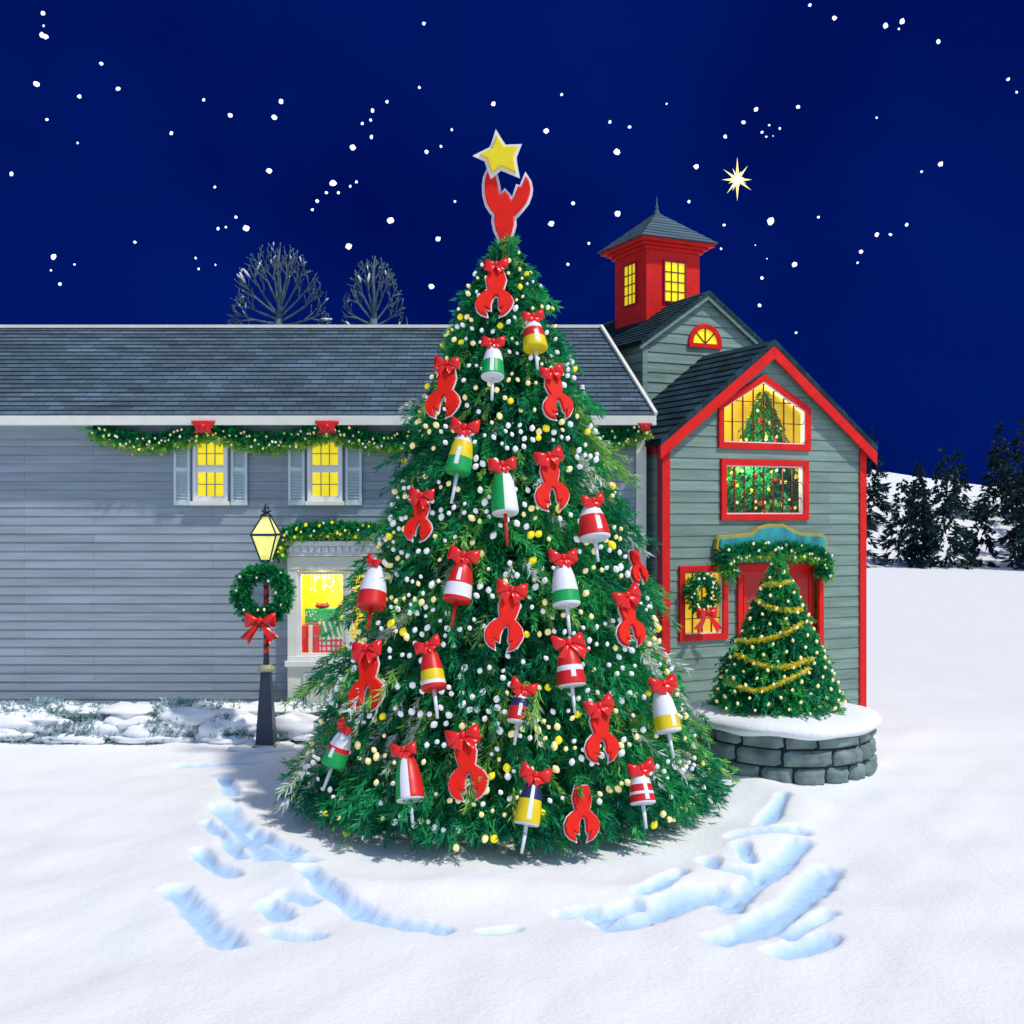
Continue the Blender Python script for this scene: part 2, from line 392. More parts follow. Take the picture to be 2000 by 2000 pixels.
zs5([(380,1240),(520,1330),(640,1380)], 40); zs5([(500,1830),(620,1850),(760,1862)], 40); zs6([(-160,1830),(20,1800)], 30); zs6([(1880,1880),(1600,1960)], 60)
zs5([(-60,840),(200,838),(420,835)], 38)          # rut standing in for the kerb's shadow line at the hedge foot
def axis(dense0, dense1, step, lo, hi):
    a = list(np.arange(dense0, dense1+1e-6, step)); d = step; x = dense1
    while x < hi: d *= 1.2; x += d; a.append(min(x, hi))
    d, x = step, dense0
    while x > lo: d *= 1.2; x -= d; a.insert(0, max(x, lo))
    return np.array(a)
gx, gy = axis(-4.6, 4.6, .026, -700, 700), axis(6.2, 14.6, .03, -60, 1400)
GX, GY = np.meshgrid(gx, gy)
GZ = .014*np.sin(GX*1.3+.4*GY)+.012*np.sin(GY*1.9-.7*GX+1)+.006*np.sin(3.7*GX+2.9*GY)+.004*np.sin(7.3*GX-5.1*GY)
rgn = np.random.default_rng(2)
for q_ in range(26):
    fx, fy = rgn.normal(0, 7, 2); GZ += .036/(3+math.hypot(fx, fy))**1.25*np.sin(GX*fx+GY*fy+rgn.uniform(0, 6))
GZ *= np.exp(-((np.abs(GX)/60)**2))
wob = .035*np.sin(GX*5.1+GY*3.3)+.03*np.sin(GX*9.7-GY*7.1)
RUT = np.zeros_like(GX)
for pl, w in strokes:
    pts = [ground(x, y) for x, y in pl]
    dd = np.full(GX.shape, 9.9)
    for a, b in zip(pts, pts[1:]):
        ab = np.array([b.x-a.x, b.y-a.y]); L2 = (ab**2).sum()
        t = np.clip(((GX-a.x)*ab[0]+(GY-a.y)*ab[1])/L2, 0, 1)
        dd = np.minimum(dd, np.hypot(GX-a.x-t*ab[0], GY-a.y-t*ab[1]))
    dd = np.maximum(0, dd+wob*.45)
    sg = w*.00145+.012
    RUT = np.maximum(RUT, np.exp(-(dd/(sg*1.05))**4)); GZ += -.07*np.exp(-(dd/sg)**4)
grain = rgn.normal(0, 1, GX.shape)
for _ in range(2):
    grain = (grain+np.roll(grain, 1, 0)+np.roll(grain, -1, 0)+np.roll(grain, 1, 1)+np.roll(grain, -1, 1))/5
edge = 4*RUT*(1-RUT)
GZ += grain*(.010*RUT+.020*edge+.0025)*((np.abs(GX) < 4.6) & (GY > 6.2) & (GY < 14.6))
# scoured hollow round the tree, and low drift rim
TX, TY = -.08, 11.8
rt = np.hypot(GX-TX, GY-TY)
GZ += -.03*np.exp(-((rt-2.2)/.35)**2)+.045*np.exp(-((rt-3.0+.12*np.sin(7*np.arctan2(GY-TY, GX-TX)))/.25)**2)
ny, nx = GX.shape
me = bpy.data.meshes.new("snow_ground")
# shadow blue of the rut strokes is painted into the snow colour
M_ground = M_snow.copy(); M_ground.name = "rut_shade_snow"; n_, l_ = M_ground.node_tree.nodes, M_ground.node_tree.links
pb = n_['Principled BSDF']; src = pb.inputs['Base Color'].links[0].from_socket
an = n_.new('ShaderNodeAttribute'); an.attribute_name = 'rut_shade'; mxr = n_.new('ShaderNodeMix'); mxr.data_type = 'RGBA'
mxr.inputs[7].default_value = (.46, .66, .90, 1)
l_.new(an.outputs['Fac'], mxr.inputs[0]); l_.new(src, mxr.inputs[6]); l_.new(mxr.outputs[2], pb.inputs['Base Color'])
V = np.stack([GX, GY, GZ], -1).reshape(-1, 3); idx = np.arange(nx*ny).reshape(ny, nx)
Fq = np.stack([idx[:-1, :-1], idx[:-1, 1:], idx[1:, 1:], idx[1:, :-1]], -1).reshape(-1, 4)
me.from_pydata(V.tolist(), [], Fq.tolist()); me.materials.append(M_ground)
me.polygons.foreach_set('use_smooth', [True]*len(me.polygons)); me.update()
at = me.attributes.new('rut_shade', 'FLOAT', 'POINT'); at.data.foreach_set('value', RUT.astype(np.float32).reshape(-1))
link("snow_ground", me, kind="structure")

# far hill with a wood, beyond the barn and out past the photograph's right edge
hx_, hy_ = np.meshgrid(np.linspace(-90, 160, 80), np.linspace(55, 150, 30))
hz_ = 13*np.sin((hy_-55)/95*PI*.5)*(.75+.25*np.sin(hx_*.06+1))*np.clip((hy_-55)/20, 0, 1)-.3
me = bpy.data.meshes.new("snowy_hill"); idx = np.arange(hx_.size).reshape(hx_.shape)
me.from_pydata(np.stack([hx_, hy_, hz_], -1).reshape(-1, 3).tolist(), [], np.stack([idx[:-1, :-1], idx[:-1, 1:], idx[1:, 1:], idx[1:, :-1]], -1).reshape(-1, 4).tolist())
me.materials.append(M_snow); me.polygons.foreach_set('use_smooth', [True]*len(me.polygons)); link("snowy_hill", me, kind="structure")
B, Dr, Ln, T = [], [], [], []
rg = np.random.default_rng(5)
for i in range(120):
    x, y = rg.uniform(14, 75), rg.uniform(56, 78); h = rg.uniform(3.5, 7.5)
    zb = float(13*math.sin((y-55)/95*PI*.5)*.75*min(1, (y-55)/20)-.4)
    for j in range(70):
        t = rg.random()**.8; R = h*.22*(1-t)+.05; a = rg.uniform(0, 2*PI)
        B.append((x+R*.3*math.cos(a), y+R*.3*math.sin(a), zb+h*t)); Dr.append((math.cos(a), math.sin(a), -.45)); Ln.append(R*.95+.15); T.append(rg.random())
needles("far_wood", B, Dr, Ln, T, M_wood, per=14, nl=.5, width=.16, seed=3, kind="stuff")

# ------------------------------------------------------------------ grey clapboard house
HD = 15.7; KH = FPX/HD
def HX(px): return (px-1000)/KH
def HZ(y): return EYE+(1000-y)/KH
HXR, HXL, HEAVE = 1.90, -9.5, HZ(818)
house = empty("clapboard_house", "long grey clapboard house with shuttered lit windows and slate grey roof", "house", (-3.8, HD, 0))
def hp(a, z, o): return (a+3.8, -o, z)          # house-local point on the front wall
SHX0, SHX1, SHZ0, SHZ1 = HX(584), HX(776), HZ(1279), HZ(1116)
wb = MB()
clap(wb, hp, lambda z: HXL, lambda z: HXR, -.05, HEAVE, [SHZ0, SHZ1], [rect(SHX0, SHX1, SHZ0, SHZ1)], .125, .011)
for x, sgn in ((HXL, -1), (HXR, 1)):             # end walls and back wall
    clap(wb, lambda a, z, o, x=x, s=sgn: (x+3.8+s*o, a, z), lambda z: 0.0, lambda z: 5.6, -.05, HEAVE, [], [], .125, .016)
wb.face([(HXL+3.8, 5.6, -.05), (HXR+3.8, 5.6, -.05), (HXR+3.8, 5.6, HEAVE), (HXL+3.8, 5.6, HEAVE)])
wb.build("wall", M_wallh, house)
rb = MB()
RE = EYE+(1000-812)/FPX*15.35; RR = EYE+360*18.2/FPX
eL, eR, rL, rR = (HXL+3.4, -.35, RE), (2.0+3.8, -.35, RE), (HXL+3.4, 2.5, RR), (1.49+3.8, 2.5, RR)
bkL, bkR = (HXL+3.4, 6.0, RE), (2.0+3.8, 6.0, RE)
shingles(rb, eL, eR, rR, rL, 22, .018); shingles(rb, bkR, bkL, rL, rR, 12, .018)
rb.face([eR, bkR, rR]); rb.face([eL, rL, bkL])
rb.face([(eL[0], eL[1], RE-.05), (eR[0], eR[1], RE-.05), (bkR[0], bkR[1], RE-.05), (bkL[0], bkL[1], RE-.05)])
roof = rb.build("roof", M_roofh, house)
b = MB(); b.bar((rL[0], 2.5, RR+.012), (rR[0]+.02, 2.5, RR+.012), .16, .05); b.build("ridge_cap", M_cream, roof)
b = MB(); b.bar((rR[0]-.01, 2.45, RR+.02), (eR[0]+.02, -.34, RE+.03), .05, .05); b.build("rake_edge", M_cream, roof)
b = MB()
b.box(eL[0], eR[0]+.02, -.40, -.36, RE-.135, RE-.002); b.box(eL[0], eR[0]-.02, -.359, -.03, RE-.12, RE-.06)
b.build("fascia", M_cream, house, bevel=.006)
b = MB(); b.box(HXL+3.8, HXR+3.76, -.032, -.018, RE-.30, RE-.121); b.build("frieze_board", M_board, house)
b = MB(); b.box(HXR+3.8-.12, HXR+3.8+.025, -.035, .05, -.05, RE-.13); b.build("corner_board", M_cream, house, bevel=.005)

def sash_window(cx, wpx, shutters=(True, True)):
    w = MB(); a0, a1 = HX(cx-34)+3.8, HX(cx+34)+3.8; z0, z1 = HZ(979), HZ(855); t = .046
    for x0, x1, q0, q1 in ((a0, a0+t, z0, z1), (a1-t, a1, z0, z1), (a0+t, a1-t, z1-t, z1), (a0+t, a1-t, z0, z0+t)):
        w.box(x0, x1, -.075, -.002, q0, q1)
    zm = (z0+z1)/2+.01
    w.box(a0+t, a1-t, -.062, -.004, zm-.028, zm+.028)
    win = w.build("window", M_white, house, bevel=.005)
    s = MB(); s.box(a0-.03, a1+.03, -.115, -.003, z0-.06, z0-.001)
    s.build("sill", M_cream, win, bevel=.006)
    s = MB(); s.box(a0-.02, a1+.02, -.095, -.003, z1+.001, z1+.045); s.build("head_trim", M_cream, win, bevel=.006)
    for q0, q1 in ((z0+t, zm-.028), (zm+.028, z1-t)):
        # inner sash frame, lit glass, muntins
        p = MB(); p.box(a0+t+.022, a1-t-.022, -.03, -.022, q0+.025, q1-.025)
        p.build("pane", M_lit, win)
        f = MB()
        for x0, x1, u0, u1 in ((a0+t, a0+t+.022, q0, q1), (a1-t-.022, a1-t, q0, q1), (a0+t+.022, a1-t-.022, q0, q0+.025), (a0+t+.022, a1-t-.022, q1-.025, q1)):
            f.box(x0, x1, -.05, -.004, u0, u1)
        f.build("sash", M_white, win)
        g = MB(); n = 3
        for i in range(1, n):
            x = a0+t+.022+(a1-a0-2*t-.044)*i/n; g.box(x-.006, x+.006, -.044, -.031, q0+.025, q1-.025)
        g.box(a0+t+.022, a1-t-.022, -.042, -.0305, (q0+q1)/2-.006, (q0+q1)/2+.006)
        g.build("muntin", M_gmull, win)
    for sd_, on in zip((-1, 1), shutters):
        if not on: continue
        x0, x1 = ((a0-.042-.235, a0-.042) if sd_ < 0 else (a1+.042, a1+.042+.235)); y0, y1 = HZ(987), HZ(860)
        q = MB(); fr = .04
        q.box(x0, x0+fr, -.06, -.018, y0, y1); q.box(x1-fr, x1, -.06, -.018, y0, y1)
        mid = (y0+y1)/2+.05
        for u0, u1 in ((y0, y0+.06), (mid-.03, mid+.03), (y1-.05, y1)): q.box(x0+fr, x1-fr, -.058, -.018, u0, u1)
        q.box(x0+fr, x1-fr, -.024, -.0185, y0+.05, y1-.04)
        for u0, u1 in ((y0+.06, mid-.03), (mid+.03, y1-.05)):
            n = int((u1-u0)/.042)
            for i in range(n):
                z = u0+(i+.5)*(u1-u0)/n
                q.face([(x0+fr, -.056, z-.018), (x1-fr, -.056, z-.018), (x1-fr, -.028, z+.016), (x0+fr, -.028, z+.016)])
        q.build("shutter", M_shut, house, bevel=.003)
for cx in (413, 636, 859): sash_window(cx, 68)

# shop front with its display window
shop = MB(); X = lambda px: HX(px)+3.8
yF = -.13
for x0, x1 in ((565, 584), (776, 795)): shop.box(X(x0), X(x1), yF, -.003, HZ(1392), HZ(1112))
shop.box(X(565), X(795), yF-.012, -.003, HZ(1112)+.001, HZ(1086)); shop.box(X(565), X(795), yF+.004, -.003, HZ(1392), HZ(1299)-.001)
shop.box(X(677), X(686), yF, yF+.09, HZ(1279), HZ(1116))
sf = shop.build("shop_front", M_cream, house, bevel=.006)
s = MB()
s.box(X(560), X(800), yF-.09, -.003, HZ(1066), HZ(1056)); s.box(X(563), X(797), yF-.05, -.003, HZ(1082)+.001, HZ(1066)-.001); s.box(X(562), X(798), yF-.07, -.004, HZ(1085), HZ(1082))
for i in range(17):
    x = 570+i*13.6; s.box(X(x), X(x+7), yF-.078, yF-.051, HZ(1078), HZ(1067)+.0)
s.build("cornice", M_white, sf, bevel=.004)
s = MB(); s.box(X(561), X(799), yF-.06, -.004, HZ(1299), HZ(1288)); s.build("sill", M_white, sf, bevel=.005)
s = MB(); s.box(X(565), X(795), yF-.012, -.004, HZ(1288)+.001, HZ(1279)-.001); s.build("sill_apron", M_white, sf, bevel=.005)
for x0, x1 in ((596, 672), (690, 766)):
    s = MB(); z0, z1, q = HZ(1377), HZ(1312), .035
    s.box(X(x0), X(x1), yF-.022, yF+.003, z1-q, z1); s.box(X(x0), X(x1), yF-.022, yF+.003, z0, z0+q)
    s.box(X(x0), X(x0)+q, yF-.0225, yF+.003, z0+q, z1-q); s.box(X(x1)-q, X(x1), yF-.0225, yF+.003, z0+q, z1-q)
    s.build("panel_moulding", M_shut, sf, bevel=.004)
for x0, x1 in ((587, 676), (687, 776)):
    s = MB(); s.box(X(x0), X(x1), yF+.045, yF+.05, HZ(1277), HZ(1120)); s.build("pane", M_glass, sf)
    s = MB(); q = .028
    for a, c, u, w_ in ((X(x0)-.02, X(x0)+q, HZ(1279), HZ(1116)), (X(x1)-q, X(x1)+.02, HZ(1279), HZ(1116))): s.box(a, c, yF+.02, yF+.08, u, w_)
    s.box(X(x0)+q, X(x1)-q, yF+.02, yF+.08, HZ(1279), HZ(1274)); s.box(X(x0)+q, X(x1)-q, yF+.02, yF+.08, HZ(1121), HZ(1116)); s.build("sash", M_white, sf)
s = MB()                                             # lit display space behind the glass
x0, x1, z0, z1, y1 = SHX0+3.8, SHX1+3.8, SHZ0, SHZ1, .5
s.face([(x0, y1, z0), (x1, y1, z0), (x1, y1, z1), (x0, y1, z1)]); s.face([(x0, -.03, z0), (x0, y1, z0), (x0, y1, z1), (x0, -.03, z1)])
s.face([(x1, -.03, z0), (x1, -.03, z1), (x1, y1, z1), (x1, y1, z0)]); s.face([(x0, -.03, z1), (x0, y1, z1), (x1, y1, z1), (x1, -.03, z1)])
s.face([(x0, -.03, z0), (x1, -.03, z0), (x1, y1, z0), (x0, y1, z0)], 1)
s.build("display_room", [M_litw, M_cream], sf)

# ------------------------------------------------------------------ bows
def bow_mesh(hw, tails=1.0, seed=0):
    """loops, tails; local x right, z up, -y out"""
    rg = random.Random(seed); b = MB(); hh = .48*hw
    for sgn in (-1, 1):
        st = [(0.06, .20, .10), (.2, .34, .2), (.4, .60, .27), (.65, .86, .29), (.86, 1.0, .23), (.96, .96, .12), (1.0, .88, .02)]
        V, F, n = [], [], 18
        tilt = rg.uniform(-.12, .22)
        for x, h, t in st:
            for k in range(n):
                a = 2*PI*k/n
                cr = 1+.10*math.sin(3*a+sgn)*(.4+.6*(1-x))
                V.append((sgn*x*hw, -t*hw*math.cos(a)*cr-.06*hw, h*hh*math.sin(a)*cr+x*hw*tilt))
        for i in range(len(st)-1):
            for k in range(n):
                q = (i*n+k, i*n+(k+1) % n, (i+1)*n+(k+1) % n, (i+1)*n+k); F.append(q if sgn < 0 else q[::-1])
        e = tuple((len(st)-1)*n+k for k in range(n)); F.append(e if sgn < 0 else e[::-1])
        b.mesh(V, F, 0, True)
        if tails > 0:
            L = tails*hw*rg.uniform(.95, 1.1); d = Vector((sgn*.62, -.08, -.78)).normalized(); pr = Vector((.78, 0, sgn*.62)).normalized()
            rows = []
            for i in range(7):
                t = i/6; wd = hw*(.1+.26*t); c = d*(L*t)+Vector((0, -.05*hw-.10*hw*math.sin(t*3), -.05*hw))
                rows.append([c-pr*wd, c+Vector((0, -.07*hw*math.sin(t*PI+.3), 0)), c+pr*wd*(1)])
            tipn = d*(-.14*L); rows[-1][1] = rows[-1][1]+tipn*.9
            V, F = [], []
            for off in (0, .02*hw):
                for r in rows: V += [tuple(p+Vector((0, off, 0))) for p in r]
            for o in (0, 21):
                for i in range(6):
                    for k in range(2):
                        q = (o+i*3+k, o+i*3+k+1, o+(i+1)*3+k+1, o+(i+1)*3+k); F.append(q if o else q[::-1])
            for i in range(6):
                for k in (0, 2): F.append((i*3+k, (i+1)*3+k, 21+(i+1)*3+k, 21+i*3+k))
            for k in range(2): F.append((18+k, 19+k, 40+k, 39+k))
            b.mesh(V, F, 0, True)
    return b
def knot_mesh(hw):
    b = MB(); V, F = [], []; n, m = 12, 8
    for i in range(m+1):
        p = -PI/2+PI*i/m
        for k in range(n):
            a = 2*PI*k/n; V.append((.21*hw*math.cos(p)*math.cos(a), -.12*hw-.22*hw*math.cos(p)*math.sin(a), .22*hw*math.sin(p)))
    for i in range(m):
        for k in range(n): F.append((i*n+k, i*n+(k+1) % n, (i+1)*n+(k+1) % n, (i+1)*n+k))
    b.mesh(V, F, 0, True); return b
def add_bow(parent, hw, loc=(0, 0, 0), tilt=0.0, tails=1.0, seed=0, sc=(1, 1, 1)):
    o = bow_mesh(hw, tails, seed).build("bow", M_satin, parent); o.location = loc; o.rotation_euler = (0, tilt, 0)
    knot_mesh(hw).build("knot", M_satin, o); return o

BULB = {}
def bulb_mesh(m):
    if m.name not in BULB:
        b = MB(); n, k = 8, 6
        pr = [(.0005, -1.15), (.5, -.95), (.9, -.4), (1, .1), (.75, .7), (.35, 1.0), (.3, 1.15), (.0005, 1.16)]
        b.lathe(pr, 8); BULB[m.name] = b.build("bulb", m).data
        o = [x for x in COL.objects if x.data == BULB[m.name]][0]; bpy.data.objects.remove(o)
    return BULB[m.name]
def add_bulb(parent, p, r, m, rot=None, name="bulb"):
    o = bpy.data.objects.new(name, bulb_mesh(m)); COL.objects.link(o); o.parent = parent
    o.location = p; o.scale = (r, r, r*random.uniform(.92, 1.2)); o.rotation_euler = rot or (random.uniform(-.7, .7), random.uniform(-.7, .7), 0)
    return o

def garland(name, label, cat, path, thick, nbulb, bulbm, loc, rz=0, group=None, dens=260, light_low=True, seed=1, br=.016, out=(0, -1, 0)):
    """a tube of needles along path (local points), with its bulbs"""
    root = empty(name, label, cat, loc, rz, group); rg = np.random.default_rng(seed)
    pts = [Vector(p) for p in path]; L = [0]
    for a, b in zip(pts, pts[1:]): L.append(L[-1]+(b-a).length)
    def at(s):
        s = min(max(s, 0), L[-1]-1e-6); i = max(k for k in range(len(pts)-1) if L[k] <= s)
        t = (s-L[i])/(L[i+1]-L[i]); return pts[i].lerp(pts[i+1], t), (pts[i+1]-pts[i]).normalized()
    N = int(dens*1.5*L[-1]); B, Dr, Ln, T = [], [], [], []
    outv = Vector(out)
    for i in range(N):
        p, d = at(rg.uniform(0, L[-1])); s = d.cross(outv); s = s.normalized() if s.length > .1 else Vector((1, 0, 0))
        if s.z < 0: s = -s
        a = rg.uniform(0, 2*PI); u = outv*math.cos(a)+s*math.sin(a)
        q = p+u*thick*rg.uniform(.05, .45); dr = u*rg.uniform(.6, 1.1)+d*rg.choice([-1, 1])*rg.uniform(.2, .8)
        if (q+dr*.0).dot(outv) < -.02: pass
        B.append(q); Dr.append(dr); Ln.append(thick*rg.uniform(.55, .95))
        t = .3+.12*rg.normal()+.12*lump(p.x*4, p.y*4, p.z*4)
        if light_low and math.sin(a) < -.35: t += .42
        T.append(min(max(t, 0), .98))
    needles("foliage", B, Dr, Ln, T, M_garl, per=16, nl=.52, width=thick*.15, parent=root, seed=seed)
    w = MB(); w.tube(pts, thick*.12, 6); w.build("core", M_wire, root)
    for i in range(nbulb):
        p, d = at((i+rg.uniform(.2, .8))/nbulb*L[-1]); s = d.cross(outv)
        s = s.normalized() if s.length > .1 else Vector((1, 0, 0))
        a = rg.uniform(-1, 1); add_bulb(root, p+s*thick*.85*a+outv*thick*(1.0-.35*abs(a)), br*rg.uniform(.8, 1.25), bulbm if rg.random() < .7 else M_bw)
    return root

# ------------------------------------------------------------------ eave garlands and bows
eave_y = HD-.18
def swag(p0, p1, y0, y1, sag, n=14): return [Vector((HX(p0+(p1-p0)*t), 0, HZ(y0+(y1-y0)*t+sag*4*t*(1-t)))) for t in [i/n for i in range(n+1)]]
SW = [(190, 414, "leftmost green lit swag garland under the grey house eave"),
      (414, 647, "green lit swag garland between the two red bows on the grey house eave"),
      (647, 872, "green lit swag garland running from the second red bow to behind the big tree"),
      (1113, 1256, "short green lit swag garland ending at the house corner beside the red barn")]
for i, (a, b, lab) in enumerate(SW):
    garland("eave_garland", lab, "garland", swag(a, b, 838, 838, 27 if b-a > 180 else 22), .135, 38 if i < 3 else 26, M_bc, (0, eave_y, 0), group="garlands under the eave of the grey house", seed=20+i, dens=330)
for px, lab in ((413, "red gathered bow on the eave above the leftmost shuttered window"), (648, "red gathered bow on the eave above the window over the shop front"),
                (1253, "small red bow at the right corner of the grey house eave")):
    e = empty("eave_bow", lab, "bow", (HX(px), eave_y-.24, HZ(838)), 0, "red bows along the grey house eave")
    s = .6 if px > 1000 else 1.0
    b = MB(); V = []; F = []; n = 9                       # gathered swatch: wide at the top, pinched below
    for j, (w_, z) in enumerate(((.17, .085), (.165, .05), (.12, 0), (.105, -.04), (.135, -.085))):
        for k in range(n):
            u = k/(n-1)*2-1; V.append((u*w_*s, -.02+.02*math.cos(k*PI)*(1-.3*j/4), z*s))
    for j in range(4):
        for k in range(n-1): F.append((j*n+k, (j+1)*n+k, (j+1)*n+k+1, j*n+k+1))
    b.mesh(V, F, 0, True); o = b.build("ribbon", M_satin, e)
    m = o.modifiers.new('solid', 'SOLIDIFY'); m.thickness = .02
    k = knot_mesh(.2*s).build("knot", M_satin, e); k.location = (0, -.01, .0)
# garland over the shop front
pa = [(546, 1087), (549, 1066), (558, 1047), (585, 1038), (625, 1034), (665, 1034), (705, 1035), (745, 1037), (780, 1040), (803, 1050)]
garland("shop_garland", "thick green garland with yellow bulbs on top of the white shop front cornice", "garland", [Vector((HX(x), 0, HZ(y))) for x, y in pa], .12, 34, M_by, (0, HD-.18, 0), seed=31, dens=380, br=.02)

# ------------------------------------------------------------------ gifts in the display
def gift(label, px0, px1, py0, py1, D, dep, mats, deco, rz=0, bow=0):
    x0, x1 = (px0-1000)/FPX*D, (px1-1000)/FPX*D; z0, z1 = EYE+(1000-py1)/FPX*D, EYE+(1000-py0)/FPX*D
    g = empty("gift_box", label, "gift box", ((x0+x1)/2, D+dep/2, z0), rz, "wrapped gifts in the shop display")
    w, h = (x1-x0)/2, z1-z0
    b = MB(); b.box(-w, w, -dep/2, dep/2, 0, h); b.build("box", mats[0], g, bevel=.006)
    d = MB()
    if deco == 'dots':
        for i in range(22):
            c = Vector((random.uniform(-w*.9, w*.9), -dep/2-.003, random.uniform(.02, h-.02)))
            d.lathe([(.0005, -.0), (.012, -.0)], 10, 0, c) if False else d.face([c+Vector((.013*math.cos(2*PI*k/10), 0, .013*math.sin(2*PI*k/10))) for k in range(10)])
        d.build("wrapping_dots", mats[1], g)
    elif deco == 'band':
        d.box(-.028, .028, -dep/2-.005, dep/2+.005, -.001, h+.005); d.build("ribbon", mats[1], g)
    elif deco == 'diag':
        for k in range(4):
            x = -w+.02+k*w*.55; d.face([(max(-w, x), -dep/2-.004, h), (min(w, x+.035), -dep/2-.004, h), (min(w, x+.11), -dep/2-.004, .003), (min(w, x+.075), -dep/2-.004, .003)])
        d.build("wrapping_stripes", mats[1], g)
    elif deco == 'check':
        for k in range(5): x = -w+w*2*(k+.5)/5; d.box(x-.012, x+.012, -dep/2-.004, -dep/2, .003, h-.003)
        for k in range(3): z = h*(k+.5)/3; d.box(-w+.003, w-.003, -dep/2-.0055, -dep/2, z-.011, z+.011)
        d.build("wrapping_checks", mats[1], g)
    if bow:
        o = add_bow(g, bow, (0, 0, h+.05), 0, .8, 3); bm = MB()
        for k in range(7):
            a = 2*PI*k/7; bm.tube([(0, 0, h), (.06*math.cos(a), .06*math.sin(a)-.01, h+.05), (.10*math.cos(a), .08*math.sin(a)-.02, h+.035)], [.01, .026, .02], 8)
        bm.build("ribbon_loops", M_satin, g)
    return g
B_W2 = mat("white_wrapping", (.9, .9, .88), .5)
G_R = mat("red_wrapping", (.85, .02, .02), .4); G_G = mat("green_wrapping", (.02, .50, .15), .4)
gift("red gift box with one white ribbon, at the left bottom of the display", 588, 625, 1222, 1277, HD+.03, .2, [G_R, B_W2], 'band')
gift("red and white checked gift box lying on the display sill", 624, 670, 1246, 1277, HD+.02, .22, [B_W2, G_R], 'check')
gift("green gift box with white diagonal stripes, under the dotted box", 626, 668, 1213, 1246, HD+.06, .18, [G_G, B_W2], 'diag')
gift("green gift box with white dots and red bow, topmost of the pile", 595, 660, 1189, 1213, HD+.06, .2, [G_G, B_W2], 'dots', 0, .085)
gst = empty("display_stand", "small cream stand under the topmost gift in the display", "stand", P(608, 1221, HD+.16)); b = MB(); b.box(-.09, .09, -.03, .1, -.42, .055); b.box(-.11, .11, -.04, .11, .0555, .058); b.build("block", M_cream, gst)
ls = empty("paper_snowflake_string", "white paper snowflakes hanging at the top of the shop display", "decoration", (HX(630), HD+.1, HZ(1120)))
for i in range(18):
    x, z = random.uniform(-.29, .29), random.uniform(-.27, -.05)
    b = MB(); b.plate([(.02*(1 if k % 2 else .55)*math.cos(PI*k/6), .02*(1 if k % 2 else .55)*math.sin(PI*k/6)) for k in range(12)], -.003, .003, lambda a, c, t, x=x, z=z: (x+a, t, z+c))
    b.tube([(x, 0, z+.01), (x, 0, .02)], .0012, 4); b.build("snowflake", M_edge, ls)

# ------------------------------------------------------------------ barn
TH = math.radians(25); CS, SN = math.cos(TH), math.sin(TH); BO = Vector((2.14, 15.5, 0))
barn = empty("sage_barn", "sage green barn shop with bright red trim and steep dark roof", "barn", BO, TH)
def BU(px, v=0.0):
    t = (px-1000)/FPX; return (t*(15.5+CS*v)-2.14+SN*v)/(CS-SN*t)
def BZ(px, y, v=0.0):
    u = BU(px, v); return EYE+(1000-y)/FPX*(15.5+CS*v+SN*u)
def bw(u, v, z): return Vector((BO.x+CS*u-SN*v, BO.y+SN*u+CS*v, z))
BWID, BEAVE, BPK = 3.69, 4.08, 5.50; BSL = (BPK-BEAVE)/(BWID/2)
def bz_roof(u): return BPK-BSL*abs(u-BWID/2)
def bl(z): return 0.0 if z <= BEAVE else (z-BEAVE)/BSL
def br_(z): return BWID-bl(z)
def bf(a, z, o): return (a, -o, z)
# openings (u0, u1, z0, z1)
pu0, pu1 = BU(1411), BU(1571); pz0, pz1, pzt = BZ(1490, 866), BZ(1490, 800), BZ(1490, 745); puc = BU(1490)
def pent(z):
    if not pz0 <= z <= pzt: return None
    k = 0 if z <= pz1 else (z-pz1)/(pzt-pz1); return (pu0+(puc-pu0)*k, pu1+(puc-pu1)*k)
ru0, ru1, rz0, rz1 = BU(1416), BU(1567), BZ(1490, 1004), BZ(1490, 910)
su0, su1, sz0, sz1 = BU(1335), BU(1409), BZ(1370, 1238), BZ(1370, 1117)
du0, du1, dz1 = BU(1447), BU(1596), BZ(1500, 1112)
wb = MB()
clap(wb, bf, bl, br_, -.05, BPK, [pz0, pz1, pzt, rz0, rz1, sz0, sz1, dz1, BEAVE], [pent, rect(ru0, ru1, rz0, rz1), rect(su0, su1, sz0, sz1), rect(du0, du1, -.06, dz1)], .16, .012)
BDEP = 4.2
clap(wb, lambda a, z, o: (-o, BDEP-a, z), lambda z: 0, lambda z: BDEP, -.05, BEAVE, [], [], .16, .016)
clap(wb, lambda a, z, o: (BWID+o, a, z), lambda z: 0, lambda z: BDEP, -.05, BEAVE, [], [], .16, .016)
wb.face([(0, BDEP, -.05), (0, BDEP, BEAVE), (BWID/2, BDEP, BPK), (BWID, BDEP, BEAVE), (BWID, BDEP, -.05)])
wb.build("wall", M_wallb, barn)
ov = .16; r = MB()
lo = -.14; zlo = bz_roof(0)-BSL*.14
shingles(r, (lo, -ov, zlo+.10), (lo, BDEP, zlo+.10), (BWID/2, BDEP, BPK+.10), (BWID/2, -ov, BPK+.10), 14, .016)
shingles(r, (BWID-lo, BDEP, zlo+.10), (BWID-lo, -ov, zlo+.10), (BWID/2, -ov, BPK+.10), (BWID/2, BDEP, BPK+.10), 14, .016)
r.face([(lo, -ov, zlo+.02), (BWID/2, -ov, BPK+.02), (BWID/2, BDEP, BPK+.02), (lo, BDEP, zlo+.02)]); r.face([(BWID-lo, -ov, zlo+.02), (BWID/2, -ov, BPK+.02), (BWID/2, BDEP, BPK+.02), (BWID-lo, BDEP, zlo+.02)])
